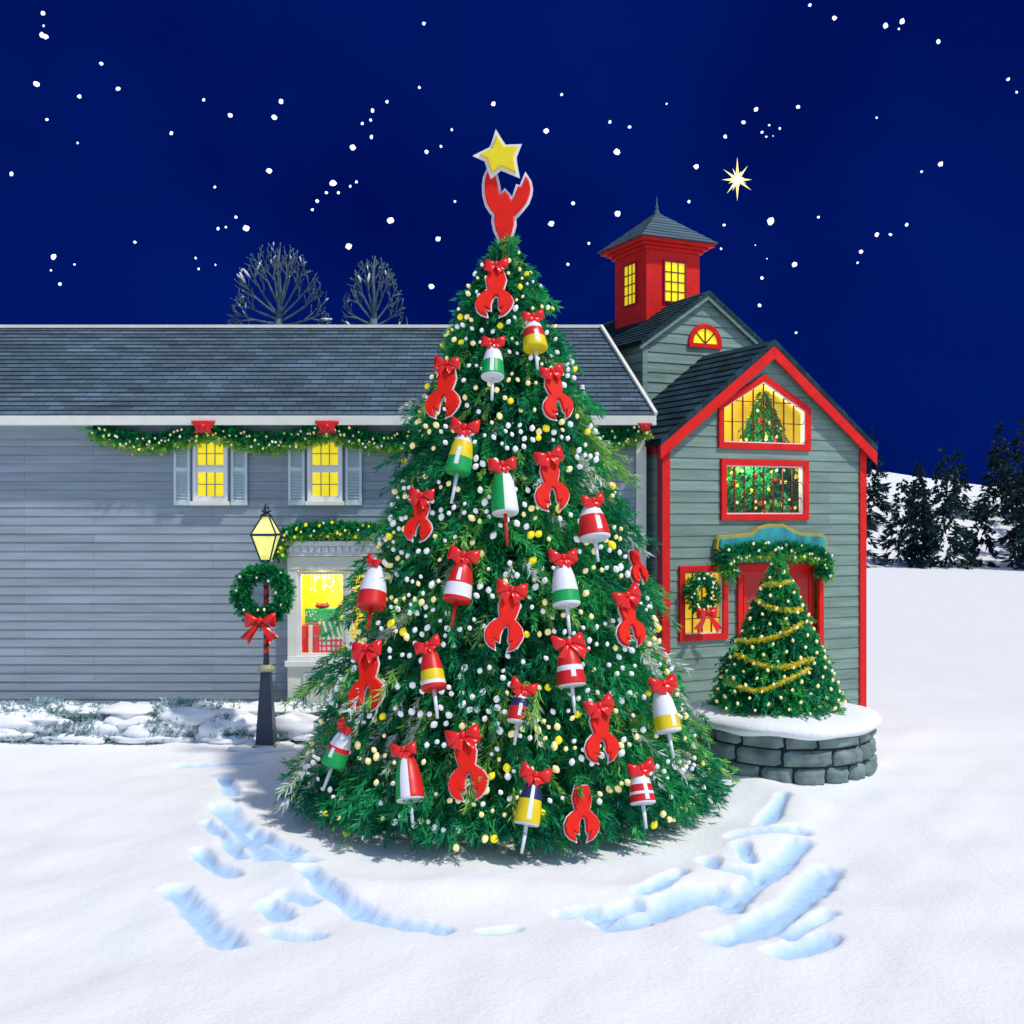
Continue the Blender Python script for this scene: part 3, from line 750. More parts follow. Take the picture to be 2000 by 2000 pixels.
for s in (0, 1):
    f = (lambda u: u) if s == 0 else (lambda u: BWID-u)
    r.face([(f(lo), -ov, zlo+.02), (f(BWID/2), -ov, BPK+.02), (f(BWID/2), -ov, BPK+.115), (f(lo), -ov, zlo+.115)])
    r.face([(f(lo), -ov, zlo+.02), (f(lo), BDEP, zlo+.02), (f(lo), BDEP, zlo+.115), (f(lo), -ov, zlo+.115)])
r.build("roof", M_roofb, barn)
for s in (0, 1):                                      # rake boards, corner boards
    f = (lambda u: u) if s == 0 else (lambda u: BWID-u)
    q = MB(); w_ = .19
    q.plate([(f(lo), zlo+.015), (f(BWID/2), BPK+.015), (f(BWID/2), BPK+.015-w_), (f(lo), zlo+.015-w_)], .125, .155, lambda a, c, t: (a, -t, c), bev=.004)
    q.build("rake_board", M_red, barn)
    q = MB(); q.box(*sorted((f(-.03), f(.10))), -.035, -.001, -.05, BEAVE-.06); q.build("corner_board", M_red, barn, bevel=.004)
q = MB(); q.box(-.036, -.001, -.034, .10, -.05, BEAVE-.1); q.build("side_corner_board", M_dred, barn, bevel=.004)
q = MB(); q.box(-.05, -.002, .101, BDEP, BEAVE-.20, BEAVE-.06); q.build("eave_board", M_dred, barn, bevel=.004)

def frame_plate(outer, inner, t0, t1, b):            # ring of quads between two outlines with equal count
    n = len(outer); V = [(a, -t, c) for lo_, t in ((outer, t0), (outer, t1), (inner, t1), (inner, t0)) for a, c in lo_]; F = []
    for j in range(3):
        for i in range(n): F.append((j*n+i, j*n+(i+1) % n, (j+1)*n+(i+1) % n, (j+1)*n+i))
    b.mesh(V, F)
pent_in = [(pu0, pz0), (pu1, pz0), (pu1, pz1), (puc, pzt), (pu0, pz1)]
rect_in = [(ru0, rz0), (ru1, rz0), (ru1, rz1), (ru0, rz1)]
small_in = [(su0, sz0), (su1, sz0), (su1, sz1), (su0, sz1)]
for nm, inn, nv, nh in (("gable_window", pent_in, 8, 3), ("picture_window", rect_in, 8, 3), ("side_window", small_in, 4, 4)):
    b = MB(); frame_plate(offset(inn, .092), inn, .001, .05, b); win = b.build("window", M_red, barn, bevel=.006, recalc=True)
    b = MB(); frame_plate(inn, offset(inn, -.018), -.06, .02, b); b.build("inner_frame", M_edge, win, recalc=True)
    b = MB(); b.plate(inn, -.036, -.032, lambda a, c, t: (a, -t, c)); b.build("pane", M_glass, win)
    b = MB(); a0, a1 = min(p[0] for p in inn), max(p[0] for p in inn); c0, c1 = min(p[1] for p in inn), max(p[1] for p in inn)
    for i in range(1, nv):
        x = a0+(a1-a0)*i/nv; top = c1
        if nm == "gable_window": k = abs(x-puc)/((pu1-pu0)/2); top = pz1+(pzt-pz1)*(1-k)
        b.box(x-.006, x+.006, .006, .03, c0, top)
    for j in range(1, nh):
        z = c0+(c1-c0)*j/nh; l_, r_2 = pent(z) if nm == "gable_window" else (a0, a1); b.box(l_, r_2, .0075, .0285, z-.006, z+.006)
    b.build("muntin", M_mull, win)
# lit rooms behind the windows
b = MB()
def room(b, u0, u1, z0, z1, d, za=None):
    if za:
        m = (u0+u1)/2; b.face([(u0, d, z1), (u1, d, z1), (m, d, za)]); b.face([(u0, .05, z1), (m, .05, za), (m, d, za), (u0, d, z1)]); b.face([(u1, .05, z1), (m, .05, za), (m, d, za), (u1, d, z1)])
    b.face([(u0, d, z0), (u1, d, z0), (u1, d, z1), (u0, d, z1)]); b.face([(u0, .05, z0), (u0, d, z0), (u0, d, z1), (u0, .05, z1)]); b.face([(u1, .05, z0), (u1, d, z0), (u1, d, z1), (u1, .05, z1)])
    if not za: b.face([(u0, .05, z1), (u1, .05, z1), (u1, d, z1), (u0, d, z1)])
    b.face([(u0, .05, z0), (u1, .05, z0), (u1, d, z0), (u0, d, z0)])
room(b, .15, BWID-.15, 2.62, bz_roof(.15)-.12, 1.58, BPK-.12); b.build("lit_room", M_litw, barn)
b = MB(); room(b, su0-.02, su1+.02, sz0-.02, sz1+.02, .3); b.build("lit_alcove", M_litw, barn)
pl = bpy.data.lights.new("room_lamp", 'POINT'); po = bpy.data.objects.new("room_lamp", pl); COL.objects.link(po); po.parent = barn
po.location = (puc+.05, .40, (pz0+rz1)/2-.02); pl.energy = 60; pl.color = (1, .85, .55); pl.shadow_soft_size = .12

# door
b = MB(); q = .085
frame_plate([(du0-q, -.04), (du1+q, -.04), (du1+q, dz1+q), (du0-q, dz1+q)], [(du0, -.039), (du1, -.039), (du1, dz1), (du0, dz1)], .001, .055, b)
door = b.build("door_frame", M_red, barn, bevel=.005, recalc=True)
for k, (a0, a1) in enumerate(((du0+.004, (du0+du1)/2-.004), ((du0+du1)/2+.004, du1-.004))):
    b = MB(); b.box(a0, a1, .06, .10, -.03, dz1-.004)
    lf = b.build("door_leaf", M_door, door, bevel=.004)
    b = MB()
    for z0, z1 in ((.25, .95), (1.1, 2.2)):
        s = .035
        for x0, x1, u0, u1 in ((a0+.08, a1-.08, z0, z0+s), (a0+.08, a1-.08, z1-s, z1), (a0+.08, a0+.08+s, z0+s, z1-s), (a1-.08-s, a1-.08, z0+s, z1-s)): b.box(x0, x1, .045, .0595, u0, u1)
    b.build("door_panel_moulding", M_red, door, bevel=.003)

# teal sign board with gold edge over the door
t_out = [(1391, 1072), (1393, 1052), (1398, 1046), (1460, 1041), (1474, 1028), (1496, 1023), (1522, 1023), (1538, 1032), (1556, 1040), (1600, 1042), (1607, 1052), (1609, 1076), (1602, 1078), (1500, 1080), (1400, 1078)]
tu = [(BU(x), BZ(x, y)) for x, y in t_out]
sg = empty("sign_board", "blank teal sign board with scalloped gold edge above the red barn door", "sign", BO, TH)
b = MB(); b.plate(ccw(tu), .02, .10, lambda a, c, t: (a, -t, c), bev=.006); b.build("edge", M_gold, sg)
b = MB(); b.plate(offset(ccw(tu), -.045), .098, .118, lambda a, c, t: (a, -t, c), bev=.005); b.build("board", M_teal, sg)
gp = [(1430, 1122), (1422, 1110), (1414, 1098), (1416, 1086), (1425, 1083), (1450, 1078), (1480, 1074), (1510, 1073), (1545, 1076), (1575, 1079), (1600, 1084), (1612, 1096), (1612, 1112), (1606, 1126)]
garland("door_garland", "bushy green garland with cream bulbs draped under the teal sign", "garland", [Vector((BU(x, -.17), -.17, BZ(x, y, -.17))) for x, y in gp], .125, 34, M_bc, BO, TH, seed=41, dens=420, br=.018)

def wreath(name, label, R, r, loc, rz, nb, bow_hw, bow_y, tails, seed, dens=330, bm=None):
    path = [Vector((R*math.sin(2*PI*k/32), 0, R*math.cos(2*PI*k/32))) for k in range(33)]
    w = garland(name, label, "wreath", path, r, nb, bm or M_bc, loc, rz, seed=seed, dens=dens, light_low=False, br=.017)
    add_bow(w, bow_hw, (0, -r*1.15, bow_y), 0, tails, seed); return w
dl = bpy.data.lights.new('display_lamp', 'POINT'); do_ = bpy.data.objects.new('display_lamp', dl); COL.objects.link(do_); do_.location = ((SHX0+SHX1)/2-.35, HD-.02, SHZ1-.06); dl.energy = 17; dl.color = (1, .88, .6); dl.shadow_soft_size = .08
wc = bw(BU(1371, -.11), -.11, BZ(1371, 1158, -.11))
wreath("window_wreath", "lit green wreath with a red bow in the small barn window", .205, .095, wc, TH, 22, .17, -.27, 1.9, 51)

# Christmas tree inside the barn
it = empty("indoor_tree", "lit Christmas tree with red baubles inside the barn, seen through two windows", "christmas tree", bw(BU(1490, .80), .80, 2.72), TH)
def irf(z): return min(.68, max(.01, .84*(1-max(0, z)/2.32)**.9))
rg = np.random.default_rng(61); iB, iD, iL, iT = conifer_sprays(irf, 0.0, 2.26, 380, 17, rg, .5, .4, 0, .06)
needles("crown", iB, iD, iL, iT, M_fir, per=20, nl=.35, width=.017, parent=it, seed=62)
b = MB(); b.tube([(0, 0, 0), (0, 0, 1.8)], [.05, .01], 8); b.build("trunk", M_trunk, it)
for i in range(120):
    z = 2.1*(1-math.sqrt(random.random()))+.05; a = -PI/2-.5+random.uniform(-1.7, 1.7); R = min(.72, irf(z)*1.08)
    add_bulb(it, (R*math.cos(a), R*math.sin(a), z), .022 if i % 3 else .032, [M_bc, M_by, M_br][2 if i % 3 == 0 else i % 2], name="bauble" if i % 3 == 0 else "bulb")

# ------------------------------------------------------------------ taller gabled building behind, with cupola
V0 = 1.634
tall = empty("gabled_hall", "taller grey green gabled building behind the barn with a red cupola", "building", BO, TH)
UL, UR, UC, UEV, UPK = .68, 3.04, 1.86, 5.74, 6.56; USL = (UPK-UEV)/(UC-UL)
def ul(z): return UL if z <= UEV else UL+(z-UEV)/USL
fu, fz = BU(1375, V0), BZ(1375, 672, V0)
fr = .24
clapb = MB()
def fanhole(z): return (fu-math.sqrt(max(0, fr*fr-(z-fz)**2)), fu+math.sqrt(max(0, fr*fr-(z-fz)**2))) if fz <= z <= fz+fr else None
clap(clapb, lambda a, z, o: (a, V0-o, z), ul, lambda z: UL+UR-ul(z), 0, UPK, [UEV], [], .16, .014)
clap(clapb, lambda a, z, o: (UL-o, V0+4.6-a, z), lambda z: 0, lambda z: 4.6, 0, UEV, [], [], .16, .014)
clap(clapb, lambda a, z, o: (UR+o, V0+a, z), lambda z: 0, lambda z: 4.6, 0, UEV, [], [], .16, .014)
clapb.face([(UL, V0+4.6, 0), (UL, V0+4.6, UEV), (UC, V0+4.6, UPK), (UR, V0+4.6, UEV), (UR, V0+4.6, 0)])
clapb.build("wall", M_wallb, tall)
r = MB(); o = .12; ze = UEV-USL*.10
for s in (0, 1):
    f = (lambda u: u) if s == 0 else (lambda u: UL+UR-u)
    e0, e1, r1, r0 = (f(UL-.10), V0-o, ze+.075), (f(UL-.10), V0+4.7, ze+.075), (f(UC), V0+4.7, UPK+.075), (f(UC), V0-o, UPK+.075)
    shingles(r, e0, e1, r1, r0, 12, .014)
    r.face([(e0[0], e0[1], ze+.01), (r0[0], r0[1], UPK+.01), (r1[0], r1[1], UPK+.01), (e1[0], e1[1], ze+.01)])
    r.face([(e0[0], e0[1], ze+.01), (r0[0], r0[1], UPK+.01), (r0[0], r0[1], UPK+.088), (e0[0], e0[1], ze+.088)])
    r.face([(e0[0], e0[1], ze+.01), (e1[0], e1[1], ze+.01), (e1[0], e1[1], ze+.088), (e0[0], e0[1], ze+.088)])
r.build("roof", M_rooft, tall)
for s in (0, 1):
    f = (lambda u: u) if s == 0 else (lambda u: UL+UR-u); q = MB()
    q.plate([(f(UL-.1), ze+.008), (f(UC), UPK+.008), (f(UC), UPK-.06), (f(UL-.1), ze-.06)], .06, .10, lambda a, c, t: (a, V0-t, c)); q.build("rake_board", M_gboard, tall)
q = MB(); q.box(UL-.02, UL+.07, V0-.03, V0-.001, 0, UEV-.03); q.build("corner_board", M_gboard, tall)
arc = [(fr*math.cos(PI*k/20), fr*math.sin(PI*k/20)) for k in range(21)]
b = MB(); bo = [(fu+x*1.33, fz+max(z*1.33, -.07)) for x, z in arc]; bo = [(bo[0][0], fz-.07)]+bo+[(bo[-1][0], fz-.07)]
bi = [(fu+x, fz+z) for x, z in arc]; bi = [(bi[0][0]-.001, fz+.001)]+bi+[(bi[-1][0]+.001, fz+.001)]
frame_plate(bo, bi, .001, .05, b); o_ = b.build("fan_window", M_red, tall, recalc=True); o_.location = (0, V0-.005, 0)
b = MB(); b.plate(ccw([(fu+x, fz+z) for x, z in arc]), .018, .022, lambda a, c, t: (a, -t, c)); p_ = b.build("pane", M_lit, o_)
b = MB()
for a in (45, 90, 135): b.bar((fu, -.03, fz), (fu+fr*math.cos(math.radians(a)), -.03, fz+fr*math.sin(math.radians(a))), .02, .014, (0, 1, 0))
b.build("muntin", M_mull, o_)
# cupola: a square red tower astride the ridge
cu0, cu1, cv0, cv1, cz0, cz1 = 1.35, 2.43, V0+.97, V0+.97+1.04, 5.9, 7.60
b = MB(); b.box(cu0, cu1, cv0, cv1, cz0, cz1); cup = b.build("cupola", M_red, tall, bevel=.006)
b = MB(); oo = .0
for ex, a, c in ((.05, 7.50, 7.555), (.11, 7.556, 7.605), (.19, 7.606, 7.665)): b.box(cu0-ex, cu1+ex, cv0-ex, cv1+ex, a, c)
b.build("cornice", M_red, cup, bevel=.008)
ap = ((cu0+cu1)/2, (cv0+cv1)/2, 8.30); e = .23; cr = [(cu0-e, cv0-e, 7.666), (cu1+e, cv0-e, 7.666), (cu1+e, cv1+e, 7.666), (cu0-e, cv1+e, 7.666)]
b = MB()
for i in range(4): shingles(b, cr[i], cr[(i+1) % 4], ap, ap, 9, .014)
b.face(cr)
crf = b.build("cupola_roof", M_slate, cup)
b = MB(); b.lathe([(.05, -.04), (.045, .02), (.02, .06), (.035, .09), (.012, .13), (.004, .28)], 12, 0, ap); b.build("finial", M_slate, crf)
def cup_window(face):
    w, h = (.40, .66) if face == 'f' else (.38, .68); zc = 6.98
    uc = cu0+.56 if face == 'f' else cv0+.50
    P3 = (lambda a, t, z: (uc+a, cv0-t, zc+z)) if face == 'f' else (lambda a, t, z: (cu0-t, uc-a, zc+z))
    def bx(b, a0, a1, t0, t1, z0, z1):
        V = [P3(a, t, z) for z in (z0, z1) for t in (t0, t1) for a in (a0, a1)]; b.mesh(V, [(0,1,3,2),(4,6,7,5),(0,4,5,1),(2,3,7,6),(0,2,6,4),(1,5,7,3)])
    b = MB(); q = .028
    for a0, a1, z0, z1 in ((-w/2-q, -w/2, -h/2-q, h/2+q), (w/2, w/2+q, -h/2-q, h/2+q), (-w/2, w/2, h/2, h/2+q), (-w/2, w/2, -h/2-q, -h/2)): bx(b, a0, a1, .001, .035, z0, z1)
    win = b.build("window", M_dred, cup)
    b = MB(); bx(b, -w/2, w/2, .003, .008, -h/2, h/2); b.build("pane", M_lit, win)
    b = MB()
    for i in (1, 2): bx(b, -w/2+w*i/3-.009, -w/2+w*i/3+.009, .009, .02, -h/2, h/2)
    for i in (1, 2, 3): bx(b, -w/2, w/2, .0095, .021, -h/2+h*i/4-.009, -h/2+h*i/4+.009)
    b.build("muntin", M_mull, win)
cup_window('f'); cup_window('l')

# ------------------------------------------------------------------ hedge under snow along the house
hd = empty("low_hedge", "low grey green hedge under patchy snow along the foot of the grey house", "hedge", (-4.9, 14.95, 0))
B, Dr, Ln, T = [], [], [], []; rg = np.random.default_rng(71)
for i in range(4200):
    x = rg.uniform(-4.4, 3.6); a = rg.uniform(-.2, PI*.75); h = .37+.05*math.sin(x*3.1)+.03*math.sin(x*7.7)
    B.append((x, -.42*math.cos(a)*(1+.1*math.sin(x*5)), h*max(0, math.sin(a))*.93)); Dr.append((rg.normal(0, .5), -math.cos(a), math.sin(a)+.3)); Ln.append(rg.uniform(.07, .13)); T.append(rg.random())
needles("foliage", B, Dr, Ln, T, M_hedge, per=9, nl=.55, width=.022, parent=hd, seed=72)
hx0 = MB(); V, F = [], []; n, m = 60, 10
for i in range(n+1):
    x = -4.4+8.0*i/n; h = .35+.05*math.sin(x*3.1)+.03*math.sin(x*7.7)
    for k in range(m+1):
        a = PI*k/m; V.append((x, -.40*math.cos(a), h*math.sin(a)*.9-.02))
for i in range(n):
    for k in range(m): F.append((i*(m+1)+k, i*(m+1)+k+1, (i+1)*(m+1)+k+1, (i+1)*(m+1)+k))
hx0.mesh(V, F, 0, True); hx0.build("branches", mat("hedge_core", (.16, .26, .27), .9), hd)
def blob(b, c, r, seed, n=18, m=12):
    rg = random.Random(seed); ph = [rg.uniform(0, 6) for _ in range(4)]; V, F = [], []
    for i in range(m+1):
        p = -PI/2+PI*i/m
        for k in range(n):
            a = 2*PI*k/n; w = 1+.14*math.sin(3*a+ph[0]+2*p)+.10*math.sin(5*a+ph[1]-3*p)+.07*math.sin(7*p+ph[2])
            V.append((c[0]+r[0]*w*math.cos(p)*math.cos(a), c[1]+r[1]*w*math.cos(p)*math.sin(a), c[2]+r[2]*w*math.sin(p)))
    for i in range(m):
        for k in range(n): F.append((i*n+k, i*n+(k+1) % n, (i+1)*n+(k+1) % n, (i+1)*n+k))
    b.mesh(V, F, 0, True)
b = MB()
for i, (x, y, z, rx, ry, rz) in enumerate([(.15, .05, .36, .62, .28, .075), (1.1, -.05, .37, .55, .26, .06), (-.75, .05, .34, .55, .3, .07), (1.55, -.33, .18, .26, .14, .15), (.42, -.34, .17, .34, .14, .16), (.15, -.42, .05, .55, .15, .06),
        (-.35, -.36, .22, .2, .1, .06), (-1.3, -.3, .2, .35, .14, .12), (-2.2, 0, .36, .7, .3, .07), (-2.0, -.38, .1, .5, .15, .1), (-3.5, 0, .36, .8, .3, .07), (2.2, 0, .36, .5, .28, .06), (2.9, -.1, .33, .5, .28, .07), (2.3, -.38, .08, .5, .14, .07), (1.2, -.46, .04, .5, .14, .05), (.9, -.36, .12, .26, .15, .17), (-.2, -.3, .26, .35, .16, .10), (-1.5, -.3, .27, .4, .16, .10), (-2.9, -.32, .22, .4, .16, .12), (2.6, -.3, .24, .4, .16, .1), (-.9, -.44, .05, .5, .14, .07), (-3, -.44, .05, .6, .14, .07), (-.3, -.1, .37, .5, .3, .08), (.7, 0, .38, .6, .3, .07), (1.7, 0, .37, .6, .3, .08), (-1.4, 0, .36, .6, .3, .08), (-2.8, 0, .36, .6, .3, .08), (1.3, -.34, .22, .3, .14, .12), (.55, -.3, .3, .5, .16, .12), (-.6, -.34, .14, .4, .14, .12), (-1.9, -.34, .22, .5, .15, .14), (2.0, -.36, .2, .4, .14, .16), (.0, -.40, .12, .3, .12, .12), (-3.2, -.34, .12, .5, .15, .14)]): blob(b, (x, y, z), (rx, ry, rz), i)
b.build("snow_patches", M_snow2, hd)

# ------------------------------------------------------------------ street lamp with wreath
LD = 14.15; KL = FPX/LD; lamp_p = ground(520, 1460); LX = (520-1000)/KL
def LZ(y): return EYE+(1000-y)/KL
lamp = empty("street_lamp", "old fashioned navy street lamp with glowing lantern and red spiral ribbon", "street lamp", (LX, LD, 0))
b = MB()
b.lathe([(.205, -.02), (.205, .045), (.19, .06)], 4, rot=PI/4, sm=False)
b.lathe([(.165, .06), (.085, LZ(1310))], 4, rot=PI/4, sm=False); b.build("base", M_iron, lamp, bevel=.006)
b = MB(); b.lathe([(.1, LZ(1310)-.005), (.105, LZ(1308)), (.105, LZ(1303)), (.05, LZ(1298))], 16); b.build("collar", M_brass, lamp)
b = MB(); b.lathe([(.205, .045), (.21, .05), (.21, .062), (.19, .068)], 4, rot=PI/4, sm=False); b.build("base_rim", M_brass, lamp)
b = MB(); b.lathe([(.04, LZ(1300)), (.04, LZ(1290)), (.034, LZ(1285)), (.034, LZ(1108)), (.05, LZ(1104)), (.03, LZ(1100))], 14); b.build("pole", M_iron, lamp)
b = MB(); rows, tw = 120, 8.5
V, F = [], []
for i in range(rows+1):
    t = i/rows; z = LZ(1285)+(LZ(1122)-LZ(1285))*t; a = 2*PI*tw*t
    for dz in (-.032, .032): V.append((.0385*math.cos(a+dz*0), .0385*math.sin(a), z+dz))
for i in range(rows): F.append((2*i, 2*i+2, 2*i+3, 2*i+1))
b.mesh(V, F, 0, True); b.build("ribbon", M_satin, lamp)
g0, g1, g2 = LZ(1093), LZ(1046), LZ(1008)
b = MB()
b.lathe([(.055, g0-.035), (.095, g0-.02), (.10, g0-.004), (.06, g0)], 4, rot=PI/4, sm=False)
b.lathe([(.236, g1-.004), (.245, g1+.004), (.245, g1+.022), (.225, g1+.03)], 4, rot=PI/4, sm=False)
for k in range(4):
    a = PI/4+PI/2*k; b.bar((.09*math.cos(a), .09*math.sin(a), g0), (.222*math.cos(a), .222*math.sin(a), g1), .016, .016); b.bar((.222*math.cos(a), .222*math.sin(a), g1+.03), (.06*math.cos(a), .06*math.sin(a), g2), .016, .016)
b.lathe([(.075, g2-.01), (.085, g2+.005), (.05, g2+.03), (.035, g2+.045), (.07, g2+.06), (.07, g2+.07), (.03, g2+.085), (.04, g2+.11), (.025, g2+.13), (.008, g2+.17)], 12)
lan = b.build("lantern", M_iron, lamp)
fl = bpy.data.lights.new("lantern_light", 'POINT'); fo = bpy.data.objects.new("lantern_light", fl); COL.objects.link(fo); fo.parent = lamp
fo.location = (0, 0, g1+.14); fl.energy = 60; fl.color = (1, .78, .35); fl.shadow_soft_size = .1
b = MB(); b.lathe([(.082, g0+.002), (.208, g1-.005)], 4, rot=PI/4, sm=False); b.lathe([(.205, g1+.03), (.058, g2-.01)], 4, rot=PI/4, sm=False)
gl_ = b.build("glass", mat("lamp_glass", (.95, .84, .22), .2, .25, 7, emit=.75), lan); gl_.visible_shadow = True
b = MB(); blob(b, (0, -.02, .0), (.42, .3, .06), 5); b.build("snow_mound", M_snow2, lamp)
lwc = Vector((LX-.02, LD-.11, LZ(1158)))
wreath("lamp_wreath", "thick green wreath with long tailed red bow hung on the street lamp", .285, .115, lwc, 0, 10, .20, -.335, 1.55, 81, dens=420)

# ------------------------------------------------------------------ stone planter with small lit tree
PC = Vector((3.30, 13.3, 0)); PR = 1.06
pln = empty("stone_planter", "round dry stone planter capped with snow in front of the barn", "planter", PC)
b = MB(); b.lathe([(PR-.05, -.05), (PR-.05, .56), (.2, .57)], 48); b.build("core", M_mortar, pln)
b = MB(); rgp = random.Random(9); zc = -.04
for row, h in enumerate((.22, .20, .18)):
    a = rgp.uniform(0, .4); end = a+2*PI
    while a < end-.05:
        w_ = min(rgp.uniform(.30, .62), end-a); 
        if end-(a+w_) < .12: w_ = end-a
        V, F = [], []; nA, nZ = 7, 6; j = rgp.uniform(-.015, .03); tw2 = rgp.uniform(-.01, .01)
        for zi in range(nZ+1):
            for ai in range(nA+1):
                s_, t_ = ai/nA*2-1, zi/nZ*2-1
                bul = max(0, 1-s_**6)*max(0, 1-t_**4); rr_ = PR-.055+(.06+j)*bul**.5+.012*math.sin(9*s_+row*3+a*7)*bul+.01*math.sin(7*t_+a*5)*bul
                aa = a+.010+(w_-.020)*(ai/nA)+.006*math.sin(5*t_+a); zz = zc+.008+(h-.014)*zi/nZ+.010*s_*tw2*20*(1)
                V.append((rr_*math.cos(aa), rr_*math.sin(aa), zz))
        for zi in range(nZ):
            for ai in range(nA):
                q = zi*(nA+1)+ai; F.append((q, q+1, q+nA+2, q+nA+1))
        b.mesh(V, F, 0, True); a += w_
    zc += h
b.build("stone_wall", M_stone, pln)
b = MB(); V, F = [], []; n = 64
pr = [(1.00, .50), (1.12, .535), (1.15, .58), (1.12, .635), (1.03, .67), (.85, .69), (.5, .71), (.0, .72)]
for r_, z in pr:
    for k in range(n):
        a = 2*PI*k/n; q = 1+.02*math.sin(3*a+1)+.012*math.sin(8*a); V.append((r_*q*math.cos(a), r_*q*math.sin(a), z+.015*math.sin(4*a+r_*3)+(.012*math.sin(9*a) if z < .56 else 0)))
for i in range(len(pr)-1):
    for k in range(n): F.append((i*n+k, i*n+(k+1) % n, (i+1)*n+(k+1) % n, (i+1)*n+k))
b.mesh(V, F, 0, True); b.build("snow_cap", M_snow2, pln)

SX, SY, SZ = 3.23, 13.3, .72
st = empty("small_tree", "small lit Christmas tree with yellow tinsel standing on the snowy stone planter", "christmas tree", (SX, SY, SZ))
SH = EYE-(1084-1000)/FPX*SY-SZ
def srf(z): return max(.015, .77*(1-max(0, z)/SH)**.9)
rg = np.random.default_rng(91); sB, sD, sL, sT = conifer_sprays(srf, .0, SH, 430, 17, rg, .48, .45, .0, .05)
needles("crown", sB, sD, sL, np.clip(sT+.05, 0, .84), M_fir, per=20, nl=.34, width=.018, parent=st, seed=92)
b = MB(); b.tube([(0, 0, -.05), (0, 0, SH*.95)], [.06, .012], 8); b.build("trunk", M_trunk, st)
ss = empty("cream_light_string", "string of small cream bulbs all over the small planter tree", "string lights", (SX, SY, SZ))
for i in range(100):
    z = SH*(1-math.sqrt((i+.5)/100))*1.0+.02; a = -PI/2+(((i*.618034) % 1)*2-1)*1.65; R = srf(z)*1.06+.01
    add_bulb(ss, (R*math.cos(a), R*math.sin(a), z), random.uniform(.015, .022), M_bc)
w = MB(); w.tube([((srf(z)*.97)*math.cos(z*38), (srf(z)*.97)*math.sin(z*38), z) for z in [SH*.97*k/240 for k in range(241)]], .004, 4); w.build("wire", M_wire, ss)
tn = empty("yellow_tinsel", "yellow tinsel garland wound round the small planter tree", "tinsel", (SX, SY, SZ))
rg = np.random.default_rng(95); B, Dr, Ln, T = [], [], [], []; pth = []
def tpix(x, y):                                  # tinsel swags seen in the photograph -> points on the small tree
    D = SY-.3
    for _ in range(12):
        p = P(x, y, D); R = srf(p.z-SZ)*1.04+.01; dx = p.x-SX; D = SY-math.sqrt(max(.0004, R*R-dx*dx))
    return P(x, y, D)
zoomc = lambda l: [(1300+a*.1708, 1000+c*.1708) for a, c in l]
for ln in ([(1120,835),(1230,820),(1330,815),(1420,790)], [(1050,1010),(1150,1070),(1300,1110),(1420,1130),(1550,1110)], [(830,1470),(950,1480),(1100,1465),(1250,1430),(1400,1370),(1560,1270)],
           [(800,1630),(950,1690),(1100,1750),(1250,1775),(1400,1765),(1550,1720),(1690,1670)], [(660,1880),(720,1935),(850,2000),(1000,2040),(1150,2030),(1300,1960),(1480,1880),(1640,1790)]):
    pp = [tpix(x, y) for x, y in zoomc(ln)]; fine = []
    for a, c in zip(pp, pp[1:]): fine += [a.lerp(c, k/8) for k in range(8)]
    fine = [Vector((p.x-SX, p.y-SY, p.z-SZ)) for p in fine+[pp[-1]]]
    wmb = MB(); wmb.tube(fine, .012, 6); wmb.build("strand", mat("tinsel_core", (.8, .65, .03), .35, emit=.1), tn)
    for p in fine:
        for k in range(12):
            d = rg.normal(size=3); B.append(p+Vector(rg.normal(0, .008, 3))); Dr.append(d); Ln.append(.028); T.append(rg.random())
needles("tinsel_fringe", B, Dr, Ln, T, M_gtin, per=8, nl=.6, width=.012, parent=tn, seed=96)

